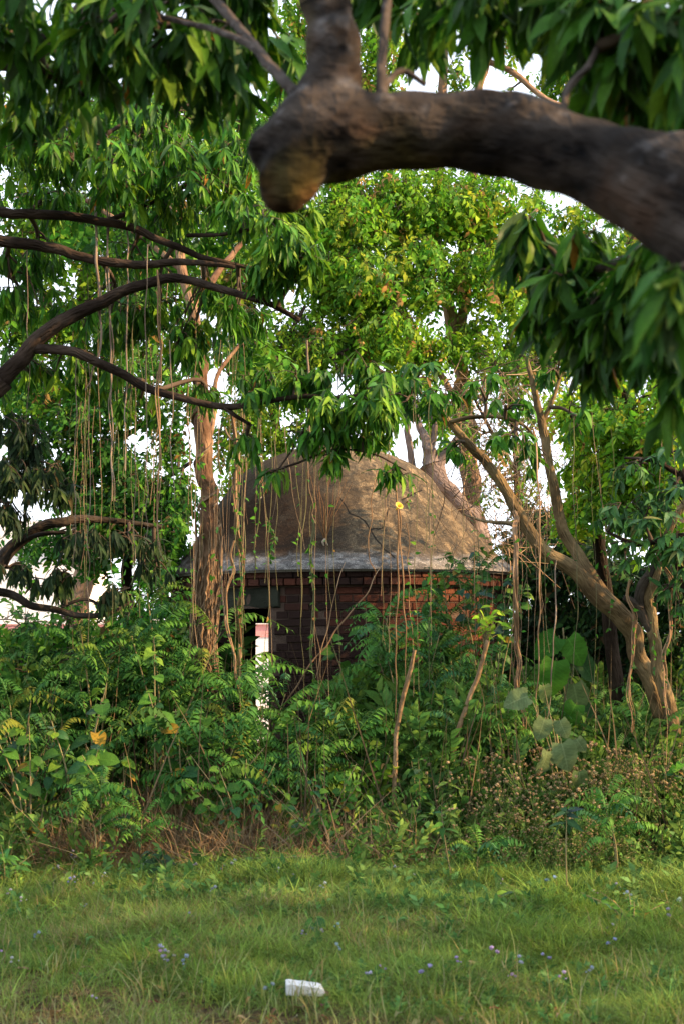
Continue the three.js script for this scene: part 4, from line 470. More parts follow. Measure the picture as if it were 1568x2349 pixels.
// creeper-hung thicket: one sunlit upper mass, one dark lower mass
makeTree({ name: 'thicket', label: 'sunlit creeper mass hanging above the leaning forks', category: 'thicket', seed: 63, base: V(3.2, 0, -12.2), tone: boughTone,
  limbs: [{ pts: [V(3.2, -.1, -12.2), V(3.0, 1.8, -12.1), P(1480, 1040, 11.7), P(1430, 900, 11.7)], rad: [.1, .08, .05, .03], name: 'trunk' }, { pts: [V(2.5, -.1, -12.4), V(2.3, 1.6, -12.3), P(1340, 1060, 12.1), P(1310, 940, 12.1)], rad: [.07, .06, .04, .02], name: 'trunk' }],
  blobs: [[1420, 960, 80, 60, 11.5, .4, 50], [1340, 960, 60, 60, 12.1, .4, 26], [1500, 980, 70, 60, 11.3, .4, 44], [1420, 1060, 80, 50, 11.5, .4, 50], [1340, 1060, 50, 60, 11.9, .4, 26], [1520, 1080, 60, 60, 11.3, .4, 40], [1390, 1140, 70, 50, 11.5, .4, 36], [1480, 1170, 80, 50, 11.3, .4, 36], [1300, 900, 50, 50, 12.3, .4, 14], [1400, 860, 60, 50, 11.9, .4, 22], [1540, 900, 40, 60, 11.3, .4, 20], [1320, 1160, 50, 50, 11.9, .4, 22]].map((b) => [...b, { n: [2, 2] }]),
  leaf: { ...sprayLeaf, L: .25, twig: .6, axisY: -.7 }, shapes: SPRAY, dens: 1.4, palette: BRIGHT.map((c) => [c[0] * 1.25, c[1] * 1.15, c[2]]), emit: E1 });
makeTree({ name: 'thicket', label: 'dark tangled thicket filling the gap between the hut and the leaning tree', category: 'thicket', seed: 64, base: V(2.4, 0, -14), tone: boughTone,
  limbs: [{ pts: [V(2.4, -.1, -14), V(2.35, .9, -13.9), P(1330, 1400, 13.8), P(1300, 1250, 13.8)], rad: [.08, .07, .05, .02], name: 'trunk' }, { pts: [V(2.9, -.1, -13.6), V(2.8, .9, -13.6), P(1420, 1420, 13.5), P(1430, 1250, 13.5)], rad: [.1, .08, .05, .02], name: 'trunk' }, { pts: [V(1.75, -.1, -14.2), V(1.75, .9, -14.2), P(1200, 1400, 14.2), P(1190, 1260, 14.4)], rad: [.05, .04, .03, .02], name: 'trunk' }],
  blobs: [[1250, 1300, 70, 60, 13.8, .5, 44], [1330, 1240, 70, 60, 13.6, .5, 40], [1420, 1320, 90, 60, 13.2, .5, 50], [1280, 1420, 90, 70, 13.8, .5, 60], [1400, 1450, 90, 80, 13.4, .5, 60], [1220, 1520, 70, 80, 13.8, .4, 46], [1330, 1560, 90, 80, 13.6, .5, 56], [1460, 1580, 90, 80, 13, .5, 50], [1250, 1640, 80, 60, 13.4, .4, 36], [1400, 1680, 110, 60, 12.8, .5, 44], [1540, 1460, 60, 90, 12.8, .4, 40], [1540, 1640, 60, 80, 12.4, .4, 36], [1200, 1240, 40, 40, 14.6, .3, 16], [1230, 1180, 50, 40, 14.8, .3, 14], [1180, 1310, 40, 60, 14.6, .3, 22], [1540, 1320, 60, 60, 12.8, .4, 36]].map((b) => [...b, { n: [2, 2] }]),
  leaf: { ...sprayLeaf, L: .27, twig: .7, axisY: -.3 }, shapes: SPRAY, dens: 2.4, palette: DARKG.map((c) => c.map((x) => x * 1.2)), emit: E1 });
// bare twigs tangled against the sky
{
  const r = rng(66), t = thing('climber', 'leafless tangle of climber stems against the white sky beside the dome', 'climber', P(1160, 1250, 13)), gb = new GB();
  for (let k = 0; k < 460; k++) { const x = 1010 + 270 * r(), y = 850 + 440 * r(), d = 12.4 + 2 * r(); if (x < 1100 && y > 1180) continue; const a = (r() < .5 ? 1.2 : -.4) + (r() - .5) * 1.4, L = 40 + 120 * r(), p = P(x, y, d), q = P(x + Math.cos(a) * L, y + Math.sin(a) * L, d + (r() - .5) * .6), m = p.clone().lerp(q, .5).add(rdir(r).multiplyScalar(.09)), w = .0024 + .005 * r() * r() * r(); limb(gb, [p, m, q], [w, w, w * .7], { seg: 8, around: 4, tone: r() < .3 ? [[.3, .2, .11], [.36, .25, .14]] : [[.07, .05, .035], [.12, .085, .055]], lump: 0, cap: false }); }
  addMesh('stem', gb.build(t.position), twigMat, t).userData.kind = 'stuff';
}
// far wood that closes the view
makeTree({ name: 'wood', label: 'far hazy wood closing the view behind the hut', category: 'wood', seed: 67, base: V(0, 0, -44), tone: boughTone,
  limbs: [-14, -8, -3, 2, 6, 11, 16].map((x, k) => ({ pts: [V(x, 0, -44 - k % 3), V(x + .3, 3, -44 - k % 3), V(x, 5, -44 - k % 3)], rad: [.25, .18, .06], name: 'trunk' })),
  blobs: [-17, -13, -5.5, -2, 2, 5, 8, 11, 15, 19].map((x, k) => ({ c: [x, 2.0 + (k * 7 % 3) * .35, -44 - k % 3], r: [2.4, 1.9 + (k * 5 % 3) * .4, 1.6], n: 150, o: { arm: 2 } })), leaf: { ...sprayLeaf, L: 1.0, twig: 0 }, shapes: SPRAY_FINE, palette: MIDG, emit: E1 }).userData.kind = 'stuff';
// ---------------------------------------------------------------- hanging vines, each its own
{
  const r = rng(90), T1 = [[.13, .095, .065], [.22, .17, .12]], T2 = [[.18, .11, .06], [.28, .185, .105]], T3 = [[.09, .095, .045], [.15, .15, .075]];
  const vine = (label, path, rad, tone, { leafy = 0, wob: wob0 = 5, second = 0, name = 'vine' } = {}) => {
    const wob = wob0 * 1.9, t = thing('hanging_' + name, label, 'vine', P(path[0][0], path[0][1], path[0][2]), 'vines and creepers hanging from the boughs'), pts = [];
    for (let k = 1; k < path.length; k++) { const a = path[k - 1], b = path[k], n = Math.max(2, Math.round(Math.hypot(b[0] - a[0], b[1] - a[1]) / 45)); for (let s = k > 1 ? 1 : 0; s <= n; s++) pts.push(P(mix(a[0], b[0], s / n) + (r() - .5) * wob, mix(a[1], b[1], s / n), mix(a[2], b[2], s / n) + (r() - .5) * .03)); }
    const go = (ps, R, nm) => { const gb = new GB(); limb(gb, ps, [R * .85, R * .8, R * .8, R * .7, R * .4], { seg: ps.length * 3, around: 6, tone, lump: .55, freq: 9, seed: r() * 50, cap: false }); addMesh(nm, gb.build(t.position), twigMat, t); };
    go(pts, rad, 'stem');
    for (let s = 0; s < second; s++) go(pts.map((p, k) => p.clone().add(V(Math.sin(k * .8 + s * 2) * .016 + (r() - .5) * .006, 0, Math.cos(k * .8 + s * 2) * .016))), rad * .7, 'strand');
    if (leafy) { const lv = []; const cv = new THREE.CatmullRomCurve3(pts); for (let k = 0; k < leafy; k++) { const p = cv.getPoint(.15 + .85 * r()), d = rdir(r).add(V(0, -.6, .3)).normalize(), L = .022 + .06 * r() * r(); lv.push({ m: basisM(p, d, rdir(r).add(V(0, .6, .8)), L), L, c: pick(SW, r), v: r() < .5 ? 0 : 1, j: .8 + .5 * r() }); } emitLeaves(t, lv, oval, MIDG, { gloss: .3, trans: .4 }); }
    return t;
  };
  vine('thick pale vine dangling with a bent loose end before the arching bough', [[222, 400, 9.7], [222, 470, 9.4], [220, 600, 8.95], [231, 720, 8.95], [230, 800, 8.95], [215, 850, 8.95], [198, 895, 8.95]], .0105, T1, { wob: 3 });
  vine('long straight pale vine pair beside the bent one', [[247, 400, 9.7], [247, 470, 9.4], [249, 640, 8.95], [256, 800, 8.95], [257, 960, 8.95], [258, 1150, 8.5]], .007, T1, { wob: 3, second: 1 });
  vine('long slender grey vine hanging plumb to the white house gap', [[292, 400, 9.7], [292, 470, 9.4], [294, 700, 8.95], [288, 900, 8.95], [286, 1080, 8.5]], .006, T1, { wob: 3 });
  vine('brown vine from the arching bough falling in line with the yard', [[364, 620, 8.6], [366, 800, 8.6], [367, 1000, 8.6], [363, 1150, 8.6], [365, 1260, 8.6]], .0065, T2, { wob: 4, second: 1 });
  vine('thin vine running close before the sunlit trunk', [[392, 780, 8.7], [396, 900, 8.7], [394, 1050, 8.7], [400, 1150, 8.7]], .0045, T1, { wob: 4 });
  vine('thin vine at the outer end of the lower bough over the yard gap', [[336, 560, 8.6], [335, 800, 8.6], [338, 1000, 8.6], [336, 1250, 8.6]], .004, T1, { wob: 4 });
  vine('leafy creeper strand hanging just beside the matted trunk', [[533, 950, 9.6], [540, 1100, 9.6], [548, 1180, 9.6], [552, 1300, 9.8], [550, 1480, 10.4], [556, 1620, 10.4]], .011, T2, { leafy: 81, second: 2 });
  vine('bent grey creeper crossing the dark doorway', [[515, 980, 9.6], [540, 1020, 9.6], [552, 1090, 9.6], [545, 1200, 9.7], [560, 1320, 9.8]], .008, T1, { wob: 4, leafy: 9 });
  vine('creeper slanting from the trunk into the shrubs below the lintel', [[512, 1230, 10.4], [505, 1330, 10.4], [515, 1400, 10.4], [530, 1480, 10.4], [545, 1570, 10.4]], .008, T1, { wob: 5, leafy: 27 });
  vine('pale creeper curving across the lintel beside the trunk', [[535, 1240, 10.3], [530, 1310, 10.3], [517, 1360, 10.3], [524, 1430, 10.3], [538, 1510, 10.3], [546, 1580, 10.3]], .009, T2, { wob: 5, second: 1 });
  vine('straight dark vine before the stained side of the dome', [[592, 930, 9.4], [592, 1050, 9.4], [596, 1150, 9.5], [584, 1250, 9.6], [586, 1330, 9.8]], .0065, T3, { wob: 4, leafy: 21 });
  vine('leafy creeper trailing over the brown stain of the dome', [[610, 1180, 10.6], [628, 1230, 10.6], [622, 1290, 10.6]], .005, T3, { wob: 5, leafy: 54 });
  vine('knotty grey vine hanging down the middle of the dome', [[700, 780, 9.4], [706, 900, 9.4], [712, 1000, 9.4], [706, 1080, 9.4], [716, 1160, 9.5], [722, 1200, 9.5]], .0095, T1, { wob: 6, leafy: 14 });
  vine('green leafy creeper falling down the brick wall to the shrubs', [[718, 1180, 11.2], [712, 1260, 11.2], [722, 1350, 11.2], [719, 1450, 11.2], [716, 1560, 11.2], [722, 1640, 11.2]], .0075, T3, { wob: 5, leafy: 81, second: 1 });
  vine('slack thin vine at the dome stain beside the dead stems', [[656, 980, 9.6], [664, 1080, 9.6], [680, 1180, 9.7], [695, 1260, 9.8]], .004, T1, { wob: 5 });
  vine('dry slanting stem propped from the wall foot to the rim', [[640, 1640, 11.4], [700, 1540, 11.4], [770, 1450, 11.5], [840, 1360, 11.6], [880, 1290, 11.8]], .008, T2, { wob: 4, name: 'creeper' });
  vine('steeper dry stem crossing the bricks', [[700, 1630, 11.4], [726, 1540, 11.4], [752, 1440, 11.5], [775, 1350, 11.6], [790, 1290, 11.8]], .005, T2, { wob: 4, name: 'creeper' });
  vine('thin dry stem fanning over the bricks near the doorway jamb', [[726, 1650, 11.4], [738, 1540, 11.4], [720, 1420, 11.4], [715, 1330, 11.4]], .005, T2, { wob: 4, name: 'creeper' });
  const yv = vine('long tan vine with a yellow trumpet flower over the dome', [[906, 1090, 9.6], [911, 1200, 9.6], [911, 1320, 9.7], [908, 1430, 9.8], [906, 1560, 9.9], [904, 1650, 10]], .007, T2, { wob: 3 });
  { // its trumpet flower
    const g = new THREE.LatheGeometry([[.006, -.045], [.009, -.02], [.016, 0], [.03, .016], [.037, .017]].map((q) => new THREE.Vector2(q[0], q[1])), 10); const f = addMesh('flower', g, new THREE.MeshPhysicalMaterial({ color: new THREE.Color().setRGB(.68, .53, .03), roughness: .8, transmission: .3, thickness: 0, side: THREE.DoubleSide }), yv); f.position.copy(P(913, 1162, 9.55)).sub(yv.position); f.rotation.set(1.05, .3, -.5); f.scale.setScalar(.78);
    const c = addMesh('throat', new THREE.SphereGeometry(.008, 8, 6), matte({ color: new THREE.Color().setRGB(.35, .16, .02), roughness: .9 }), f); c.position.y = .004;
  }
  vine('second tan vine running beside the flowered one', [[914, 1150, 9.7], [920, 1280, 9.7], [926, 1390, 9.8], [931, 1480, 9.9], [930, 1560, 10]], .0065, T2, { wob: 3 });
  vine('curled brown vine looping down from the dome crack', [[862, 1080, 9.7], [852, 1150, 9.7], [842, 1230, 9.7], [850, 1290, 9.8], [858, 1330, 9.9]], .005, T2, { wob: 7 });
  vine('fine vine at the sunlit flank of the dome', [[988, 1120, 9.8], [986, 1230, 9.8], [990, 1340, 9.9], [984, 1480, 10]], .004, T1, { wob: 4, leafy: 12 });
  vine('vine in front of the cornice with a leafy tip', [[934, 1200, 10.2], [936, 1330, 10.2], [944, 1450, 10.3], [948, 1600, 10.3]], .004, T2, { wob: 4, leafy: 18 });
  vine('thick shaggy brown vine hanging between the hut and the leaning tree', [[1181, 1172, 10.96], [1181, 1210, 10.5], [1183, 1320, 10.2], [1186, 1440, 10.3], [1188, 1560, 10.3], [1200, 1680, 10.3]], .011, T2, { wob: 5, second: 3 });
  vine('straight brown vine hanging beside the lowest fork', [[1224, 985, 10.8], [1232, 1050, 10.4], [1236, 1200, 10.1], [1238, 1350, 10.1], [1234, 1500, 10.2], [1228, 1650, 10.2]], .0075, T2, { wob: 3 });
  vine('pale vine hanging before the broad teak leaves', [[1273, 1284, 10.96], [1272, 1330, 10.4], [1271, 1420, 10], [1266, 1540, 10], [1256, 1650, 10]], .006, T1, { wob: 3 });
  vine('twisted rope of creepers beside the leaning bole', [[1440, 1330, 10.4], [1452, 1450, 10.4], [1446, 1560, 10.4], [1440, 1680, 10.4]], .008, T2, { wob: 9, second: 2, leafy: 27 });
  vine('loose hooked creeper swinging by the second bole', [[1500, 1250, 10.3], [1535, 1330, 10.3], [1545, 1430, 10.3], [1520, 1540, 10.3], [1535, 1640, 10.3]], .010, T2, { wob: 8, second: 2, leafy: 27 });
  for (let k = 0; k < 4; k++) vine(['faint dry vine over the yard gap, farthest from the trunk', 'faint dry vine between the two arching boughs', 'faint dry vine over the dark oval leaves', 'faint dry vine near the white wall edge'][k], [[[60, 560], [312, 880], [176, 812], [204, 824]][k], [[66, 800], [312, 1100], [172, 1100], [204, 1250]][k], [[62, 1000], [306, 1320], [170, 1330], [200, 1480]][k]].map((q) => [...q, 9]), .0035, T1, { wob: 4 });
}

// the fine curtain of creeper strands too thin to tell apart
{
  const r = rng(95), root = new THREE.Group(); root.name = 'fine_creepers'; root.userData = { kind: 'stuff', label: 'fine curtain of thin dry creeper strands hanging before the hut and the trunks', category: 'creepers' }; scene.add(root);
  const gb = new GB(), lv = [];
  for (let k = 0; k < 105; k++) {
    const left = r() < .75, x = left ? (r() < .74 ? 170 + 440 * r() : 610 + 390 * r()) : 1060 + 500 * r(), d = left ? 9.2 + 1.6 * r() : 10 + 1.2 * r(), y0 = left ? (x < 560 ? 570 + 300 * r() : 840 + 160 * r()) : 940 + 240 * r(), y1 = y0 + 250 + 480 * r(), pts = [], w = .0013 + .0026 * r() * r(), sx = (r() - .5) * 60; let ox = 0;
    for (let s = 0; s <= 8; s++) { ox += (r() - .5) * 15; pts.push(P(x + ox + sx * s / 8, mix(y0, Math.min(y1, 1640), s / 8), d + (r() - .5) * .06)); }
    limb(gb, pts, [w, w, w * .8], { seg: 22, around: 4, tone: r() < .5 ? [[.15, .1, .06], [.25, .18, .11]] : [[.09, .09, .045], [.16, .15, .075]], lump: 0, seed: k, cap: false });
    if (r() < .55) { const cv = new THREE.CatmullRomCurve3(pts), n = 4 + 14 * r(); for (let q = 0; q < n; q++) { const p = cv.getPoint(.3 + .7 * r()), dd = rdir(r).add(V(0, -.5, .3)).normalize(), L = .02 + .035 * r(); lv.push({ m: basisM(p, dd, rdir(r).add(V(0, .6, .8)), L), L, c: pick(SW, r), v: q % 2, j: .8 + .5 * r() }); } }
  }
  addMesh('strand', gb.build(), twigMat, root).userData.kind = 'stuff';
  emitLeaves(root, lv, oval, MIDG, { gloss: .2, trans: .4 });
}
// ---------------------------------------------------------------- fronds and shrubs
function frondGeo(seed, { pairs = 11, size = .2, w = leaflet, arch = .35 } = {}) {
  const r = rng(seed), gb = new GB(), c = new THREE.CatmullRomCurve3([V(0, 0, 0), V(.02, .34, .06), V(0, .68, .02), V(-.02, .96, -arch)]), m = new THREE.Matrix4(), st = [.8, .8, .5];
  limb(gb, c.points, [.011, .009, .007, .003], { seg: 7, around: 3, tone: [st, st], lump: 0, cap: false });
  for (let k = 0; k < pairs; k++) for (const s of [-1, 1]) { const t = mix(.16, .97, k / (pairs - 1)), p = c.getPoint(t), tg = c.getTangent(t), nn = V(1, 0, 0).cross(tg).normalize(), d = V(s, 0, 0).addScaledVector(tg, .38 + .2 * r()).addScaledVector(nn, -.3 - .35 * r()).normalize(), g = .8 + .45 * r(); gb.add(w, basisM(p, d, nn.addScaledVector(rdir(r), .25), size * Math.sin(Math.PI * mix(.25, .88, k / pairs)) * (.85 + .3 * r()), m), [g, g, g]); }
  { const p = c.getPoint(1), tg = c.getTangent(1); gb.add(w, basisM(p, tg, V(0, 0, 1), size * .7, m), [1, 1, 1]); }
  return gb.build();
}
const FRONDS = [1, 2, 3, 4].map((k) => frondGeo(k * 7, { pairs: 13 + k % 3, size: .165, arch: .2 + .12 * k })), FINE = [1, 2, 3].map((k) => frondGeo(k * 9 + 100, { pairs: 17, size: .13, arch: .2 + .1 * k }));
const FERN = pal([.065, .21, .034], [.09, .25, .034], [.045, .165, .034], [.13, .31, .04], [.06, .19, .07], [.14, .25, .03], [.06, .15, .03], [.2, .24, .03]);
const stemTone = [[.14, .12, .06], [.22, .19, .09]];
function stemsOf(o, r, root, base, n, h, spread, lean = [0, 0]) {
  const out = [];
  for (let s = 0; s < n; s++) { const a = r() * 6.28, k = (.35 + .65 * r()) * spread, top = base.clone().add(V(Math.cos(a) * k + lean[0], h * (s ? .62 + .35 * r() : 1), Math.sin(a) * k * .7 + lean[1])), mid = base.clone().lerp(top, .5).add(V(-Math.cos(a) * k * .15, h * .06, 0)), pts = [base.clone().add(V(Math.cos(a) * .03, -.05, Math.sin(a) * .03)), mid, top], gb = new GB(); limb(gb, pts, [.011, .008, .004].map((x) => x * (o.thick || 1) * Math.min(1, .3 + h * .6)), { seg: 9, around: 6, tone: o.stemTone || stemTone, lump: .1, seed: s, cap: false }); addMesh('stem', gb.build(root.position), twigMat, root); out.push(new THREE.CatmullRomCurve3(pts)); }
  return out;
}
function pinnate(o) {
  const r = rng(o.seed), base = onGround(o.x, o.d), root = thing('shrub', o.label, 'shrub', base), st = stemsOf(o, r, root, base, o.stems || 4, o.h, o.spread ?? .4, o.lean), P2 = o.palette || FERN, set = o.set || FRONDS;
  const lv = [];
  for (let k = 0; k < o.n; k++) { const c = st[k % st.length], t = mix(o.from ?? .35, 1, Math.sqrt(r())), p = c.getPoint(t), a = k * 2.4 + r(), d = V(Math.cos(a), .25 + .75 * t * r() + (t > .9 ? .3 : 0), Math.sin(a) + .15).normalize(), L = o.L * (.6 + .65 * r()); lv.push({ m: basisM(p, d, V(0, 1, .25).addScaledVector(rdir(r), .25), L), L, c: pick(SW.map((x, q) => q === 7 ? .01 : x), r), v: Math.floor(r() * set.length), j: 1 }); }
  emitLeaves(root, lv, set, P2, { parts: 300, part: 'frond', vc: true, gloss: .3, trans: .35, minPx: 8 });
}
const HEART = pal([.055, .175, .024], [.08, .22, .028], [.042, .135, .024], [.10, .28, .035], [.045, .15, .055], [.19, .36, .04], [.065, .14, .075], [.36, .24, .03]);
function broadleaf(o) {
  const r = rng(o.seed), base = o.base || onGround(o.x, o.d), root = thing(o.name || 'sapling', o.label, o.category || 'sapling', base), st = stemsOf({ thick: .8, ...o }, r, root, base, o.stems || 4, o.h, o.spread ?? .3, o.lean), shapes = o.shapes || heart, lv = [], w = o.w || SW;
  for (let k = 0; k < o.n; k++) { const c = st[k % st.length], t = mix(o.from ?? .25, 1, Math.pow(r(), .7)), p = c.getPoint(t), a = k * 2.4 + r(), d = V(Math.cos(a), .1 - .5 * r() + (t > .93 ? .4 : 0), Math.sin(a) * .8 + .3).normalize(), L = o.L * (.55 + .6 * r()) * (t > .92 ? .75 : 1); lv.push({ m: basisM(p, d, V(0, .8, .55).addScaledVector(rdir(r), .5), L), L, c: t > .9 && r() < .5 ? 5 : pick(w, r), v: Math.floor(r() * shapes.length), j: 1 }); }
  emitLeaves(root, lv, shapes, o.palette || HEART, { parts: 300, gloss: o.gloss ?? .25, trans: .38, minPx: 5 });
}
pinnate({ label: 'tall feathery shrub standing close against the dark side of the matted trunk', seed: 101, x: 385, d: 10.7, h: 1.8, n: 64, L: .42, spread: .42, stems: 6 });
pinnate({ label: 'large bluish-green feathery shrub below the doorway', seed: 102, x: 590, d: 10.5, h: 1.18, n: 70, L: .5, spread: .5, stems: 6 });
pinnate({ label: 'low feathery shrub arching over the dry straw', seed: 103, x: 485, d: 9.9, h: .82, n: 44, L: .5, spread: .42, stems: 5 });
pinnate({ label: 'bright feathery shrub under the middle of the brick wall', seed: 104, x: 935, d: 11, h: 1.62, n: 90, L: .44, spread: .5, stems: 6 });
pinnate({ label: 'fine-leaved fresh green shrub around the foot of the cut leafy stick', seed: 105, x: 1075, d: 10.6, h: .98, n: 80, L: .4, spread: .5, stems: 6, set: [...FINE, FRONDS[0]] });
pinnate({ label: 'slim upright seedling with small feathery leaves under the shaggy vine', seed: 106, x: 1160, d: 10.3, h: 1.1, n: 22, L: .24, spread: .1, stems: 2, from: .5 });
pinnate({ label: 'slim feathery seedling beside the pale teak leaves', seed: 107, x: 1245, d: 10.2, h: 1.0, n: 20, L: .22, spread: .12, stems: 2, from: .5 });
pinnate({ label: 'small feathery shrub alone at the edge of the straw', seed: 108, x: 238, d: 9.2, h: .55, n: 20, L: .34, spread: .12, stems: 2 });
pinnate({ label: 'little fern-like plant on the lawn under the brown seed heads', seed: 109, x: 1085, d: 8.8, h: .28, n: 13, L: .3, spread: .08, stems: 1 });
pinnate({ label: 'dark feathery bush on the lawn in line with the leaning tree', seed: 110, x: 1410, d: 8.9, h: .52, n: 24, L: .3, spread: .25, stems: 3 });
pinnate({ label: 'feathery shrub at the yard edge below the crooked boughs', seed: 111, x: 60, d: 10.2, h: 1.25, n: 48, L: .4, spread: .45, stems: 5 });
pinnate({ label: 'feathery shrub between the heart-leaved saplings before the white wall', seed: 112, x: 235, d: 10.8, h: 1.5, n: 60, L: .4, spread: .5, stems: 6 });
pinnate({ label: 'feathery shrub spreading from the dark doorway to the brick wall', seed: 113, x: 690, d: 10.4, h: .85, n: 50, L: .45, spread: .5, stems: 5 });
pinnate({ label: 'dark fine-leaved mimosa shrub climbing the shaded bricks', seed: 114, x: 1040, d: 12, h: 1.95, n: 80, L: .4, spread: .3, stems: 4, set: FINE, palette: FERN.map((c) => c.map((x) => x * .75)), from: .45 });
pinnate({ label: 'yellowish feathery shrub in front of the brick wall foot', seed: 115, x: 830, d: 10.5, h: .85, n: 50, L: .4, spread: .5, stems: 5, palette: FERN.map((c) => [c[0] * 1.3, c[1] * 1.05, c[2] * .7]) });
pinnate({ label: 'low feathery plant hidden in the weeds under the bulging shrubs', seed: 116, x: 330, d: 9.3, h: .35, n: 16, L: .32, spread: .15, stems: 2 });
broadleaf({ label: 'heart-leaved sapling with two fresh yellow-green leaves before the white wall', seed: 201, x: 190, d: 9.7, h: 1.2, n: 40, L: .155, spread: .35 });
broadleaf({ label: 'dense heart-leaved sapling in front of the matted trunk', seed: 202, x: 425, d: 9.9, h: 1.12, n: 66, L: .145, spread: .4, stems: 6 });
broadleaf({ label: 'tall heart-leaved shoot topped by a bright leaf beside the feathery shrub', seed: 203, x: 362, d: 10.1, h: 1.5, n: 22, L: .13, spread: .1, stems: 2, from: .6, w: [.1, .2, .05, .3, .05, .3, 0, 0] });
broadleaf({ label: 'dark heart-leaved sapling nearest the shaded corner of the straw', seed: 204, x: 85, d: 9.6, h: .95, n: 46, L: .14, spread: .4, stems: 5, palette: HEART.map((c) => c.map((x) => x * .8)) });
broadleaf({ label: 'big-leaved climber massed on the bricks beside the crack in the wall', seed: 205, x: 840, d: 11.8, h: 1.68, n: 95, L: .17, spread: .4, stems: 6, palette: HEART.map((c) => c.map((x) => x * .8)) });
broadleaf({ label: 'leafy climber covering the shaded bricks below the cornice', seed: 206, x: 1010, d: 12, h: 2.0, n: 110, L: .15, spread: .35, stems: 5, from: .5, palette: HEART.map((c) => c.map((x) => x * .75)) });
broadleaf({ label: 'round-leaved creeper reaching over the rim of the dome', seed: 207, x: 1115, d: 11.9, h: 2.3, n: 150, L: .1, spread: .38, stems: 7, from: .62, palette: HEART.map((c) => [c[0] * .85, c[1] * .85, c[2] * 1.2]), gloss: .4 });
broadleaf({ label: 'heart-leaved sapling low in front of the tall feathery shrub', seed: 208, x: 290, d: 9.6, h: .8, n: 46, L: .14, spread: .4, stems: 5 });
broadleaf({ label: 'fresh green leafy bush lit in the gap before the brick wall', seed: 209, x: 850, d: 10.3, h: .8, n: 120, L: .085, spread: .4, stems: 8, palette: BRIGHT.map((c) => c.map((x) => x * .75)) });
broadleaf({ label: 'thin drooping-leaved saplings rising from the straw below the doorway', seed: 210, x: 560, d: 9.5, h: .75, n: 40, L: .09, spread: .5, stems: 6 });
broadleaf({ label: 'small-leaved weed bush in the middle of the thicket front', seed: 211, x: 740, d: 9.6, h: .7, n: 110, L: .075, spread: .6, stems: 9 });
broadleaf({ label: 'dull leafy bush beneath the second cut stick', seed: 212, x: 960, d: 10, h: .72, n: 90, L: .09, spread: .5, stems: 8, palette: HEART.map((c) => c.map((x) => x * .8)) });
broadleaf({ label: 'young plant with dark glossy top leaves standing alone on the lawn', seed: 213, x: 1287, d: 8.3, h: .53, n: 13, L: .13, spread: .05, stems: 1, from: .8, shapes: ovalLong, palette: DARKG.map((c) => [c[0] * 1.1, c[1] * 1.2, c[2] * 1.8]), gloss: .6 });
broadleaf({ label: 'leaning whip of a seedling on the lawn below the brown seed heads', seed: 214, x: 1030, d: 8.7, h: .5, n: 7, L: .1, spread: .04, stems: 1, lean: [-.09, 0], from: .4, shapes: ovalLong });
broadleaf({ label: 'low nettle-like clump at the shady edge of the grass', seed: 215, x: 30, d: 8.9, h: .32, n: 40, L: .1, spread: .3, stems: 6, shapes: ovalLong, palette: HEART.map((c) => [c[0] * .9, c[1], c[2] * 1.6]) });
broadleaf({ label: 'leafy clump of weeds by the seed heads under the leaning tree', seed: 216, x: 1480, d: 10, h: .75, n: 120, L: .08, spread: .55, stems: 9, palette: MIDG });
broadleaf({ label: 'low leafy plant in the lawn beyond the white block', seed: 217, x: 1180, d: 7.9, h: .14, n: 18, L: .1, spread: .15, stems: 4, shapes: ovalLong, palette: HEART.map((c) => c.map((x) => x * .9)) });
broadleaf({ label: 'small broad-leaved weed in the lawn behind the white block', seed: 218, x: 725, d: 7.4, h: .09, n: 10, L: .09, spread: .08, stems: 2, palette: HEART.map((c) => [c[0], c[1], c[2] * 1.6]) });
broadleaf({ label: 'dark low weed at the sunless edge of the lawn', seed: 219, x: 1440, d: 7.5, h: .2, n: 50, L: .07, spread: .35, stems: 8, shapes: ovalLong });
broadleaf({ label: 'small dark weed clump in the lawn below the lone feathery shrub', seed: 220, x: 395, d: 8.9, h: .25, n: 26, L: .1, spread: .15, stems: 4, shapes: ovalLong, palette: DARKG.map((c) => c.map((x) => x * 1.3)) });

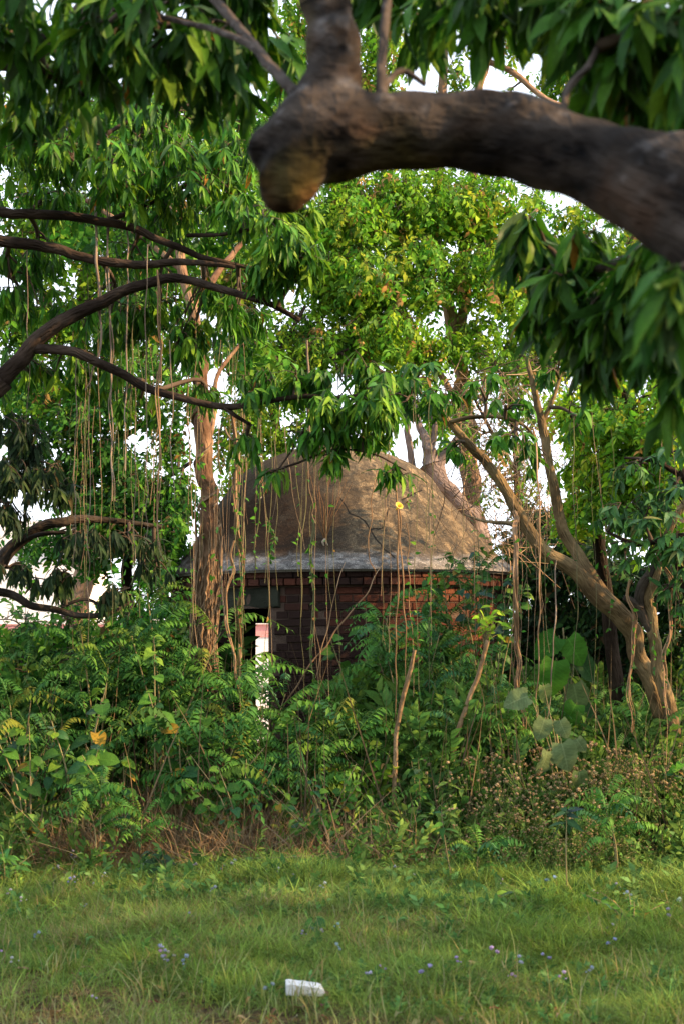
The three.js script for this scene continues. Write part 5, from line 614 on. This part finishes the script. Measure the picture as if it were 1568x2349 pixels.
// broad teak leaves, placed one by one: x, y, depth, length, lean, tone
{
  const tk = pal([.045, .17, .02], [.07, .22, .022], [.14, .21, .07], [.18, .255, .11], [.04, .11, .03]), r = rng(301);
  const sap = (label, x, d, top, list, seed) => {
    const base = onGround(x, d), t = thing('sapling', label, 'sapling', base), tip = P(top[0], top[1], d), gb = new GB(), pts = [base.clone().add(V(0, -.05, 0)), base.clone().lerp(tip, .5).add(V(.02, 0, .02)), tip]; limb(gb, pts, [.016, .012, .006], { seg: 12, around: 7, tone: stemTone, seed }); addMesh('stem', gb.build(base), twigMat, t);
    const cv = new THREE.CatmullRomCurve3(pts);
    for (const q of list) { const p = P(q[0], q[1], q[2]), dir = V(Math.sin(q[4]), -Math.cos(q[4]), .25).normalize(), a = p.clone().addScaledVector(dir, -q[3] * .5), s = cv.getPoint(clamp(.25 + (1700 - q[1]) / 500)); const o = addMesh('leaf', shapeGeo(teak[r() < .5 ? 0 : 1]), leafMat(tk[q[5]], false, .2, .4), t); o.applyMatrix4(basisM(a.clone().sub(base), dir, V(q[6] || (r() - .5) * .6, .35, .85), q[3])); const pb = new GB(); limb(pb, [s, s.clone().lerp(a, .5).add(V(0, .04, 0)), a], [.005, .004, .003], { seg: 6, around: 5, tone: stemTone, cap: false, lump: 0 }); addMesh('petiole', pb.build(base), twigMat, t); }
  };
  sap('teak sapling with huge dark rounded leaves in the shade of the leaning tree', 1300, 11, [1290, 1440], [[1254, 1480, 10.9, .25, -.9, 0], [1318, 1492, 10.9, .26, .5, 1], [1268, 1552, 10.8, .30, -.2, 1], [1345, 1530, 11, .24, .9, 4], [1322, 1600, 10.9, .25, .2, 2], [1308, 1640, 10.7, .22, -.5, 1], [1345, 1640, 10.9, .2, .6, 4]], 1);
  sap('teak sapling with pale dusty drooping leaves above the brown seed heads', 1290, 9.9, [1270, 1650], [[1242, 1672, 9.8, .17, -.3, 3, .2], [1290, 1672, 9.8, .15, .3, 3, -.4], [1185, 1605, 9.9, .2, -1.3, 3, 0], [1250, 1590, 9.9, .13, .2, 2, .2], [1252, 1750, 9.7, .19, -.1, 3, .8], [1296, 1735, 9.6, .22, .25, 3, -.1], [1330, 1710, 9.7, .12, .5, 3, -.4], [1275, 1770, 9.8, .15, 0, 4], [1330, 1790, 9.6, .14, .1, 2]], 2);
}
// two cut sticks
{
  const stick = (label, path, leafy) => { const [pts, rad] = photoPath(path), t = thing('stick', label, 'stick', pts[0]), gb = new GB(); limb(gb, pts, rad, { seg: 24, around: 8, tone: [[.26, .17, .09], [.36, .25, .14]], lump: .25, seed: 4 }); addMesh('shaft', gb.build(pts[0]), barkMat, t); const r = rng(8), lv = []; if (leafy) for (let k = 0; k < 26; k++) { const tip = pts[pts.length - 1], d = rdir(r).add(V(0, .5, .2)).normalize(), p = tip.clone().add(V((r() - .4) * .16, .03 + r() * .2, (r() - .5) * .12)), L = .06 + .04 * r(); lv.push({ m: basisM(p, d.add(V(0, -.7, 0)).normalize(), V(0, .6, .6).addScaledVector(rdir(r), .4), L), L, c: r() < .6 ? 1 : 3, v: k % 2, j: 1 }); } if (leafy) { emitLeaves(t, lv, ovalLong, BRIGHT, { parts: 40, minPx: 4, gloss: .2 }); const sb = new GB(); for (const l of lv) { const e = l.m.elements; limb(sb, [pts[pts.length - 1], V(e[12] + (e[12] < 5 && l.s > 4 ? t.position.x : 0), e[13] + (l.s > 4 ? t.position.y : 0), e[14] + (l.s > 4 ? t.position.z : 0))], [.003, .0015], { seg: 2, around: 3, tone: stemTone, lump: 0, cap: false, straight: true }); } addMesh('twig', sb.build(t.position), twigMat, t).userData.kind = 'stuff'; } };
  stick('bare tan stick standing upright in the shrubs before the bricks', [[903, 1860, 10, 6], [905, 1760, 10, 5.5], [912, 1650, 10, 5], [930, 1570, 10, 5], [951, 1492, 10, 4]]);
  stick('slanting cut stick sprouting fresh leaves at its top', [[1035, 1760, 10.1, 6], [1045, 1690, 10.1, 6], [1080, 1590, 10.1, 5.5], [1100, 1530, 10.1, 5], [1116, 1468, 10.1, 4.5]], true);
}
// dead stems rooted in the dome
{
  const r = rng(12); const tuft = (label, x, y, n, dirs, col) => { const h = domeHit(x, y); if (!h) return; const p = h.p.clone().addScaledVector(h.n, .0), t = thing('dry_stems', label, 'dead plant', p), up = V(0, 1, .1);
    for (let k = 0; k < n; k++) { const a = dirs[0] + (dirs[1] - dirs[0]) * k / (n - 1), L = (dirs[2] || .5) * (.6 + .6 * r()), e = p.clone().addScaledVector(h.n, .08 + .1 * r()).add(V(Math.sin(a) * L, Math.cos(a) * L, 0)), gb = new GB(); limb(gb, [p.clone().addScaledVector(h.n, -.02), p.clone().lerp(e, .3).addScaledVector(h.n, .03).add(rdir(r).multiplyScalar(.018)), p.clone().lerp(e, .65).addScaledVector(h.n, .02).add(rdir(r).multiplyScalar(.03)), e], [.0045, .003, .002, .001], { seg: 9, around: 4, tone: col, lump: 0, cap: false }); addMesh('stem', gb.build(p), twigMat, t); }
    const gb = new GB(); for (let k = 0; k < 4; k++) limb(gb, [p.clone().addScaledVector(h.n, .01), p.clone().add(V((r() - .5) * .05, -.05, 0)).addScaledVector(h.n, .05), p.clone().add(V((r() - .3) * .1, -.11 - .04 * r(), 0)).addScaledVector(h.n, .03)], [.012, .008, .003], { seg: 8, around: 5, tone: [[.2, .16, .11], [.3, .24, .17]], lump: .2 }); addMesh('root', gb.build(p), twigMat, t); };
  tuft('dead reddish stems fanning up from a root in the dome', 745, 1238, 13, [-.3, .5, .5], [[.16, .085, .04], [.26, .14, .065]]);
  tuft('dry orange twig bundle on the stained shoulder of the dome', 608, 1140, 8, [.15, .95, .28], [[.3, .14, .06], [.4, .2, .09]]);
}
// ---------------------------------------------------------------- the white block on the grass
{
  const p = onGround(697, 6.27), s = new THREE.Shape(); [[-.088, 0], [.086, 0], [.098, .018], [.088, .036], [.072, .046], [.02, .05], [.005, .054], [-.03, .055], [-.079, .062], [-.09, .058]].forEach((q, k) => (k ? s.lineTo(q[0], q[1]) : s.moveTo(q[0], q[1])));
  const g = new THREE.ExtrudeGeometry(s, { depth: .085, bevelEnabled: true, bevelSize: .005, bevelThickness: .006, bevelSegments: 2, steps: 4, curveSegments: 4 }), q = g.attributes.position; for (let k = 0; k < q.count; k++) { const n = fbm(q.getX(k) * 40 + 5, q.getY(k) * 40, q.getZ(k) * 40 + 1.5, 3) - .5; q.setXYZ(k, q.getX(k) + n * .006, q.getY(k) + n * .007, q.getZ(k) + n * .01); } g.computeVertexNormals();
  const m = addMesh('white_block', g, matte({ color: new THREE.Color().setRGB(.74, .76, .77), map: grainMap, roughness: .8, bumpMap: grainBump, bumpScale: .004 })); m.position.copy(p).add(V(0, .022, -.04)); m.rotation.set(.04, .12, -.06); m.scale.set(.84, .7, .84); m.userData = { label: 'broken white block lying alone in the short grass', category: 'block' };
  const s2 = new THREE.Shape(); [[-.03, 0], [.03, 0], [.026, .016], [-.01, .024], [-.03, .014]].forEach((q, k) => (k ? s2.lineTo(q[0], q[1]) : s2.moveTo(q[0], q[1])));
  const m2 = addMesh('white_scrap', new THREE.ExtrudeGeometry(s2, { depth: .03, bevelSize: .003, bevelThickness: .003, bevelSegments: 1 }), matte({ color: new THREE.Color().setRGB(.6, .62, .6), roughness: .8 })); m2.position.copy(onGround(265, 5.72)).add(V(0, .015, 0)); m2.rotation.y = .4; m2.userData = { label: 'small pale scrap in the grass nearest the bottom corner', category: 'scrap' };
}
// ---------------------------------------------------------------- ground cover: grass, weeds, straw, litter
function scatter(name, label, geos, n, seed, place, { gloss = .15, trans = .3, category } = {}) {
  const r = rng(seed), root = new THREE.Group(); root.name = numbered(name); root.userData = { kind: 'stuff', label, category: category || name.replace(/_/g, ' ') }; scene.add(root); const lists = geos.map(() => []);
  for (let k = 0; k < n; k++) { const q = place(r, k); if (q) lists[q.v ?? Math.floor(r() * geos.length)].push(q); }
  lists.forEach((l, k) => { if (!l.length) return; const im = new THREE.InstancedMesh(geos[k], leafMat([1, 1, 1], true, gloss, trans), l.length), c = new THREE.Color(), m = new THREE.Matrix4(); l.forEach((q, i) => { im.setMatrixAt(i, basisM(q.p, q.up, q.f, q.s, m)); im.setColorAt(i, c.setRGB(...q.c)); }); im.name = 'tuft'; im.userData.kind = 'stuff'; im.castShadow = im.receiveShadow = true; root.add(im); });
}
function tuftGeo(seed, n, h, spread, bend, wm = 1) { // blades one metre high scale 1
  const r = rng(seed), gb = new GB();
  for (let k = 0; k < n; k++) { const a = r() * 6.28, x = (r() - .5) * spread, z = (r() - .5) * spread, L = h * (.5 + .7 * r()), b = bend * (.3 + r()), w = (.012 + .012 * r()) * wm, dx = Math.cos(a), dz = Math.sin(a), g = .7 + .6 * r(), y = (r() - .5) * .35, c = [g * (1 + y), g, g * (1 - y)], c0 = [c[0] * .9, c[1] * .8, c[2] * .8]; const id = []; for (let s = 0; s <= 3; s++) { const t = s / 3, px = x + dx * b * t * t * L, pz = z + dz * b * t * t * L, py = L * (t - .25 * b * t * t), q = w * (1 - t * t * .98); id.push(gb.v(px - dz * q, py, pz + dx * q, 0, t, s ? c : c0), gb.v(px + dz * q, py, pz - dx * q, 1, t, s ? c : c0)); } for (let s = 0; s < 3; s++) gb.q(id[s * 2], id[s * 2 + 1], id[s * 2 + 3], id[s * 2 + 2]); }
  return gb.build();
}
const TUFT = [1, 2, 3, 4].map((k) => tuftGeo(k, 18, 1, 1.2, .8 + .3 * k, k % 2 ? .7 : 1.1));
const patch = (x, z) => fbm(x * .9 + 30, z * .9 + 30, 0, 3), upv = (r, k = .25) => V((r() - .5) * k, 1, (r() - .5) * k), spin = (r) => { const a = r() * 6.28; return V(Math.cos(a), 0, Math.sin(a)); };
const inView = (r, z0, z1) => { const z = -Math.sqrt(mix(z0 * z0, z1 * z1, r())), w = .27 * -z + 1.3; return [(r() * 2 - 1) * w, z]; };
const bare = (x, z) => sstep(-6.7, -6.1, z + (fbm(x * 2 + 4, z * 2, 0, 3) - .5) * 1.2 + sstep(-.1, -.9, x) * .35 - sstep(-.3, .5, x) * .45);
const straw = (x, z) => clamp(sstep(.48, .64, fbm(x * .8 + 7, z * .8 + 3, 0, 3)) * .5 + sstep(-9.2, -9.9, z) * sstep(-11, -10.4, z) * sstep(.9, .2, Math.abs(x + .7)) * .9 + sstep(-6.1, -5.4, z) * .55 + sstep(-6.6, -5.9, z) * sstep(.3, -1, x) * .35);
scatter('grass', 'short shaded green grass covering the clearing', TUFT, 62000, 401, (r) => { const [x, z] = inView(r, -4.6, -10.6), s = straw(x, z), g0 = r(); if (r() < .82 * bare(x, z)) return null; const dry = r() < s * .75 + .06, k = patch(x, z), g = .55 + .85 * g0; return { p: V(x, groundH(x, z) - .004, z), up: upv(r, .5), f: spin(r), s: (.035 + .05 * r() + .05 * r() * r() + .03 * (k - .5) + .055 * sstep(.5, .72, fbm(x * 2.4 + 3, z * 2.4 + 1, 0, 3))) * (dry ? .8 : 1) * mix(.85, 1.35, sstep(-6, -9, z)), c: dry ? mixc([.42, .32, .15], [.28, .2, .1], r()).map((q) => q * g) : mixc([.14, .25, .028], [.25, .36, .07], clamp(k * 1.4 - .2 + (r() - .5) * .5)).map((q) => q * g) }; });
const ROSETTE = [1, 2, 3].map((k) => sprayGeo(k * 31, { n: 9, size: .42, leaf: oval, droop: .25, bare: .2, stem: [.6, .7, .3] })), PLANT = [1, 2, 3, 4].map((k) => sprayGeo(k * 37, { n: 18, size: .2, leaf: ovalLong, droop: .35, bare: .15, stem: [.7, .6, .3] })), PLANT_TALL = [1, 2, 3, 4].map((k) => sprayGeo(k * 43, { n: 40, size: k % 2 ? .085 : .11, leaf: k % 2 ? oval : ovalLong, droop: .4, bare: .2, stem: [.7, .6, .3] })), PLANT_R = [1, 2, 3].map((k) => sprayGeo(k * 41, { n: 14, size: .22, leaf: oval, droop: .4, bare: .2, stem: [.7, .6, .3] }));
scatter('low_weeds', 'small broad-leaved weeds scattered through the lawn', ROSETTE, 10500, 402, (r) => { const [x, z] = inView(r, -4.8, -10.6); if (r() < straw(x, z) * .7 + bare(x, z) * .85) return null; const k = sstep(.4, .62, fbm(x * 1.3, z * 1.3 + 9, 0, 3)); if (r() > .25 + .8 * k) return null; const g = .75 + .5 * r(); return { p: V(x, groundH(x, z), z), up: upv(r, 1.3), f: spin(r), s: (.035 + .07 * r() * r() + .02 * k) * mix(.75, 1.6, sstep(-6, -10, z)), c: mixc([.075, .2, .045], [.15, .28, .075], r()).map((q) => q * g) }; }, { gloss: .25 });
scatter('dry_straw', 'matted reddish straw along the foot of the shrubs', TUFT, 8000, 403, (r) => { const z = -mix(9.3, 11.2, r()), x = (r() * 2 - 1) * 3.4; if (r() > sstep(1.9, .4, Math.abs(x + .75)) * sstep(.25, .5, fbm(x * 1.4, z * 1.4 + 4, 0, 3)) + .05) return null; const g = .7 + .6 * r(); return { p: V(x, groundH(x, z), z), up: V((r() - .5) * 1.8, .6, (r() - .5) * 1.4 + .3).normalize(), f: spin(r), s: .1 + .2 * r(), c: mixc([.36, .25, .14], [.2, .13, .075], r()).map((q) => q * g) }; });
scatter('grass_stalks', 'thin pale seeding stalks standing above the lawn', [1, 2].map((k) => tuftGeo(k + 20, 5, 1, .5, .6)), 2600, 411, (r) => { const [x, z] = inView(r, -4.8, -10.4); if (r() > .2 + patch(x, z)) return null; const g = .7 + .5 * r(); return { p: V(x, groundH(x, z), z), up: upv(r, .6), f: spin(r), s: .08 + .1 * r(), c: mixc([.26, .32, .09], [.40, .34, .17], r()).map((q) => q * g) }; });
// weeds and seedlings that make up the undergrowth
const tall = (x) => { const u = x / 10.8 * F + CX; return mix(mix(1.35, 1.15, sstep(300, 500, u)), mix(.68, mix(1.2, .9, sstep(1000, 1250, u)), sstep(720, 880, u)), sstep(460, 560, u)); };
const inHut = (x, z) => Math.hypot(x - HUT.x, z - HUT.z) < 1.78;
scatter('undergrowth', 'dense mixed weeds and seedlings massed around the hut', [...PLANT, ...PLANT_R, ...PLANT_TALL], 10500, 404, (r) => { const z = -mix(8.9, 14, Math.pow(r(), .8)), x = (r() * 2 - 1) * (3.9 + (r() < .2 ? 1.5 : 0)); if (inHut(x, z) || (Math.abs(x + .8) < .6 && z < -11.4)) return null; const edge = -9.5 - 1.2 * (fbm(x * .9 + 2, 7, 0, 3) - .35) - .5 * sstep(1, -.6, x) - .5 * sstep(1.3, .4, Math.abs(x + .8)), t = sstep(edge, edge - 1.3, z); if (z > edge + .5 * r() || r() > .3 + .8 * t) return null; const g = .7 + .6 * r(), k = fbm(x * 1.2 + 5, z * 1.2, 0, 3); let h = mix(.22, tall(x), t) * (.45 + .6 * r()); if (z < -12.6) h *= x < -1.7 ? 1.1 : 1.3; return { v: h > .62 ? 7 + Math.floor(r() * 4) : Math.floor(r() * 7), p: V(x, groundH(x, z), z), up: upv(r, .7), f: spin(r), s: h, c: mixc(mixc([.06, .175, .025], [.15, .28, .035], k * 2 - .5), [.075, .18, .055], r() * .5).map((q) => q * g) }; }, { gloss: .22, trans: .36 });
const FERNI = [...FRONDS, ...FINE];
scatter('fern_fronds', 'loose feathery fronds rising through the undergrowth', FERNI, 2600, 405, (r) => { const z = -mix(9.9, 13.5, r()), x = (r() * 2 - 1) * 4; if (inHut(x, z) || (Math.abs(x + .8) < .6 && z < -11.2) || (z > -10.5 && Math.abs(x + .7) < 1)) return null; const t = sstep(-9.6, -11, z), g = .8 + .5 * r(), h = mix(.15, tall(x) * .95, t) * r(); const a = r() * 6.28; return { p: V(x, groundH(x, z) + h, z), up: V(Math.cos(a), .55 + .4 * r(), Math.sin(a) + .3).normalize(), f: V(0, 1, .3), s: .26 + .24 * r(), c: mixc([.06, .18, .035], [.11, .26, .04], r()).map((q) => q * g) }; }, { gloss: .3, trans: .36 });
scatter('edge_weeds', 'loose low weeds fading from the shrubs into the lawn', [...PLANT, ...PLANT_R], 2600, 412, (r) => { const z = -mix(8.2, 10.2, Math.pow(r(), .6)), x = (r() * 2 - 1) * 3.4, t = sstep(-8.2, -10, z); if (r() > t * (.35 + .9 * fbm(x * 1.1 + 6, z * 1.1, 0, 3)) * mix(1, .15, sstep(1.5, .5, Math.abs(x + .8)))) return null; const g = .75 + .5 * r(); return { p: V(x, groundH(x, z), z), up: upv(r, .8), f: spin(r), s: mix(.1, .42, t) * (.4 + .7 * r()), c: mixc([.08, .2, .035], [.18, .3, .06], r()).map((q) => q * g) }; });
scatter('dead_stalks', 'thin dead grey-brown stalks standing through the undergrowth', [1, 2, 3].map((k) => tuftGeo(k + 40, 2, 1, .12, .35, .24)), 520, 413, (r) => { const z = -mix(9.6, 12.3, r()), x = (r() * 2 - 1) * 3.6; if (inHut(x, z)) return null; const g = .6 + .7 * r(); return { p: V(x, groundH(x, z), z), up: upv(r, .7), f: spin(r), s: .6 + .9 * r(), c: mixc([.14, .1, .055], [.26, .19, .11], r()).map((q) => q * g) }; });
// seed heads and flowers
function headGeo(seed, heads, col, stemCol, size, leaves) { const r = rng(seed), gb = new GB(), ico = new THREE.IcosahedronGeometry(1, 0), ip = ico.attributes.position, top = V((r() - .5) * .2, 1, (r() - .5) * .2); limb(gb, [V(0, 0, 0), V((r() - .5) * .1, .5, (r() - .5) * .1), top], [.008, .006, .004], { seg: 4, around: 3, tone: [stemCol, stemCol], lump: 0, cap: false }); for (let k = 0; k < heads; k++) { const c = top.clone().add(V((r() - .5) * .3, (r() - .75) * .3, (r() - .5) * .3)), s = size * (.6 + .8 * r()), g = .75 + .5 * r(); limb(gb, [V(0, .75, 0), c], [.004, .003], { seg: 2, around: 3, tone: [stemCol, stemCol], lump: 0, cap: false, straight: true }); const o = gb.p.length / 3; for (let i = 0; i < ip.count; i++) { const n = 1 + (hash(i, seed, k) - .5) * .8; gb.v(c.x + ip.getX(i) * s * n, c.y + ip.getY(i) * s * n * .8, c.z + ip.getZ(i) * s * n, 0, 0, col.map((q) => q * g)); } for (let i = 0; i < ip.count; i += 3) gb.t(o + i, o + i + 1, o + i + 2); } for (let k = 0; k < leaves; k++) { const p = top.clone().multiplyScalar(.15 + .7 * r()), d = rdir(r).add(V(0, -.1, 0)).normalize(); gb.add(ovalLong[0], basisM(p, d, V(0, 1, .2), .16, new THREE.Matrix4()), stemCol); } return gb.build(); }
const SEEDS = [1, 2, 3].map((k) => headGeo(k, 8, [1, .84, .66], [.25, .5, .14], .017, 16)), FLOWERS = [1, 2].map((k) => headGeo(k + 9, 3, [.95, .95, 1.15], [.2, .38, .1], .06, 5));
scatter('dry_seed_heads', 'brown dried seed heads massed below the pale teak leaves', SEEDS, 720, 406, (r) => { const u = mix(960, 1530, r()), d = mix(8.8, 10.4, r()), x = (u - CX) / F * d; if (r() > sstep(.75, .25, Math.abs(u - 1250) / 400)) return null; const g = .7 + .6 * r(); return { p: V(x, groundH(x, -d), -d), up: upv(r, .6), f: spin(r), s: mix(.22, .62, sstep(8.8, 10, d)) * (.6 + .55 * r()), c: [.52 * g, .45 * g, .33 * g] }; });
scatter('tan_flower_spikes', 'dry tan flower spikes in front of the leaning tree foot', SEEDS, 60, 407, (r) => { const u = mix(1380, 1560, r()), d = mix(9.6, 10.4, r()), x = (u - CX) / F * d, g = .7 + .5 * r(); return { p: V(x, groundH(x, -d), -d), up: upv(r, .5), f: spin(r), s: .4 + .3 * r(), c: [.42 * g, .40 * g, .22 * g] }; });
scatter('violet_flowers', 'tiny pale violet flower heads dotted through the grass', FLOWERS, 330, 408, (r) => { const z = -mix(6, 9.9, Math.pow(r(), .7)), x = (r() * 2 - 1) * (.27 * -z); const k = fbm(x * 1.1 + 3, z * 1.1 + 8, 0, 3) + (x < 0 ? .05 : 0); if (r() > .12 + sstep(.42, .62, k) * .6) return null; return { p: V(x, groundH(x, z), z), up: upv(r, .5), f: spin(r), s: .07 + .08 * r(), c: [.5, .52, .62].map((q) => q * (.7 + .5 * r())) }; });
// dead leaves: the larger ones singly, the rest as litter
{
  const DL = [1, 2, 3].map((k) => leafShape({ w: .34, n: 5, fold: .5, bend: .35 * k, prof: 'ovate', seed: k, wave: .05 })), cols = [[.30, .16, .07], [.24, .13, .07], [.36, .22, .1], [.42, .3, .2]];
  const spots = [[490, 2245, 'folded rust-brown dead leaf near the dry patch of the lawn'], [1165, 2160, 'curled tan dead leaf in the short grass'], [155, 2300, 'broad brown dead leaf on the bare dry patch'], [1060, 2210, 'reddish dead leaf by the straw strands'], [355, 1995, 'papery pale brown dead leaf below the lone feathery shrub'], [700, 2300, 'pinkish dead leaf just below the white block']];
  spots.forEach((s, k) => { const d = 1.55 * F / (s[1] - 1456), p = onGround(s[0], d); p.y += .03; const o = addMesh('fallen_leaf', shapeGeo(DL[k % 3]), leafMat(cols[k % 4], false, .05, .2)); o.applyMatrix4(basisM(p, V(Math.cos(k * 2.1), .15, Math.sin(k * 2.1)), V(.2, 1, .4), .11 + .02 * (k % 3))); o.userData = { label: s[2], category: 'dead leaf', group: 'dead leaves lying on the lawn' }; });
  scatter('leaf_litter', 'scattered brown leaf litter among the grass', DL.map(shapeGeo).map((g) => { const q = g.clone(); q.setAttribute('color', new THREE.BufferAttribute(new Float32Array(q.attributes.position.count * 3).fill(1), 3)); return q; }), 1500, 409, (r) => { const [x, z] = inView(r, -4.8, -10.8); if (r() > .25 + straw(x, z) + bare(x, z)) return null; return { p: V(x, groundH(x, z) + .012 + .02 * r(), z), up: V(Math.cos(r() * 6.28), (r() - .4) * .6, Math.sin(r() * 6.28)).normalize(), f: V((r() - .5) * .7, 1, (r() - .5) * .7), s: .04 + .05 * r(), c: cols[Math.floor(r() * 4)].map((q) => q * (.6 + .6 * r())) }; });
}
renderer.render(scene, camera);
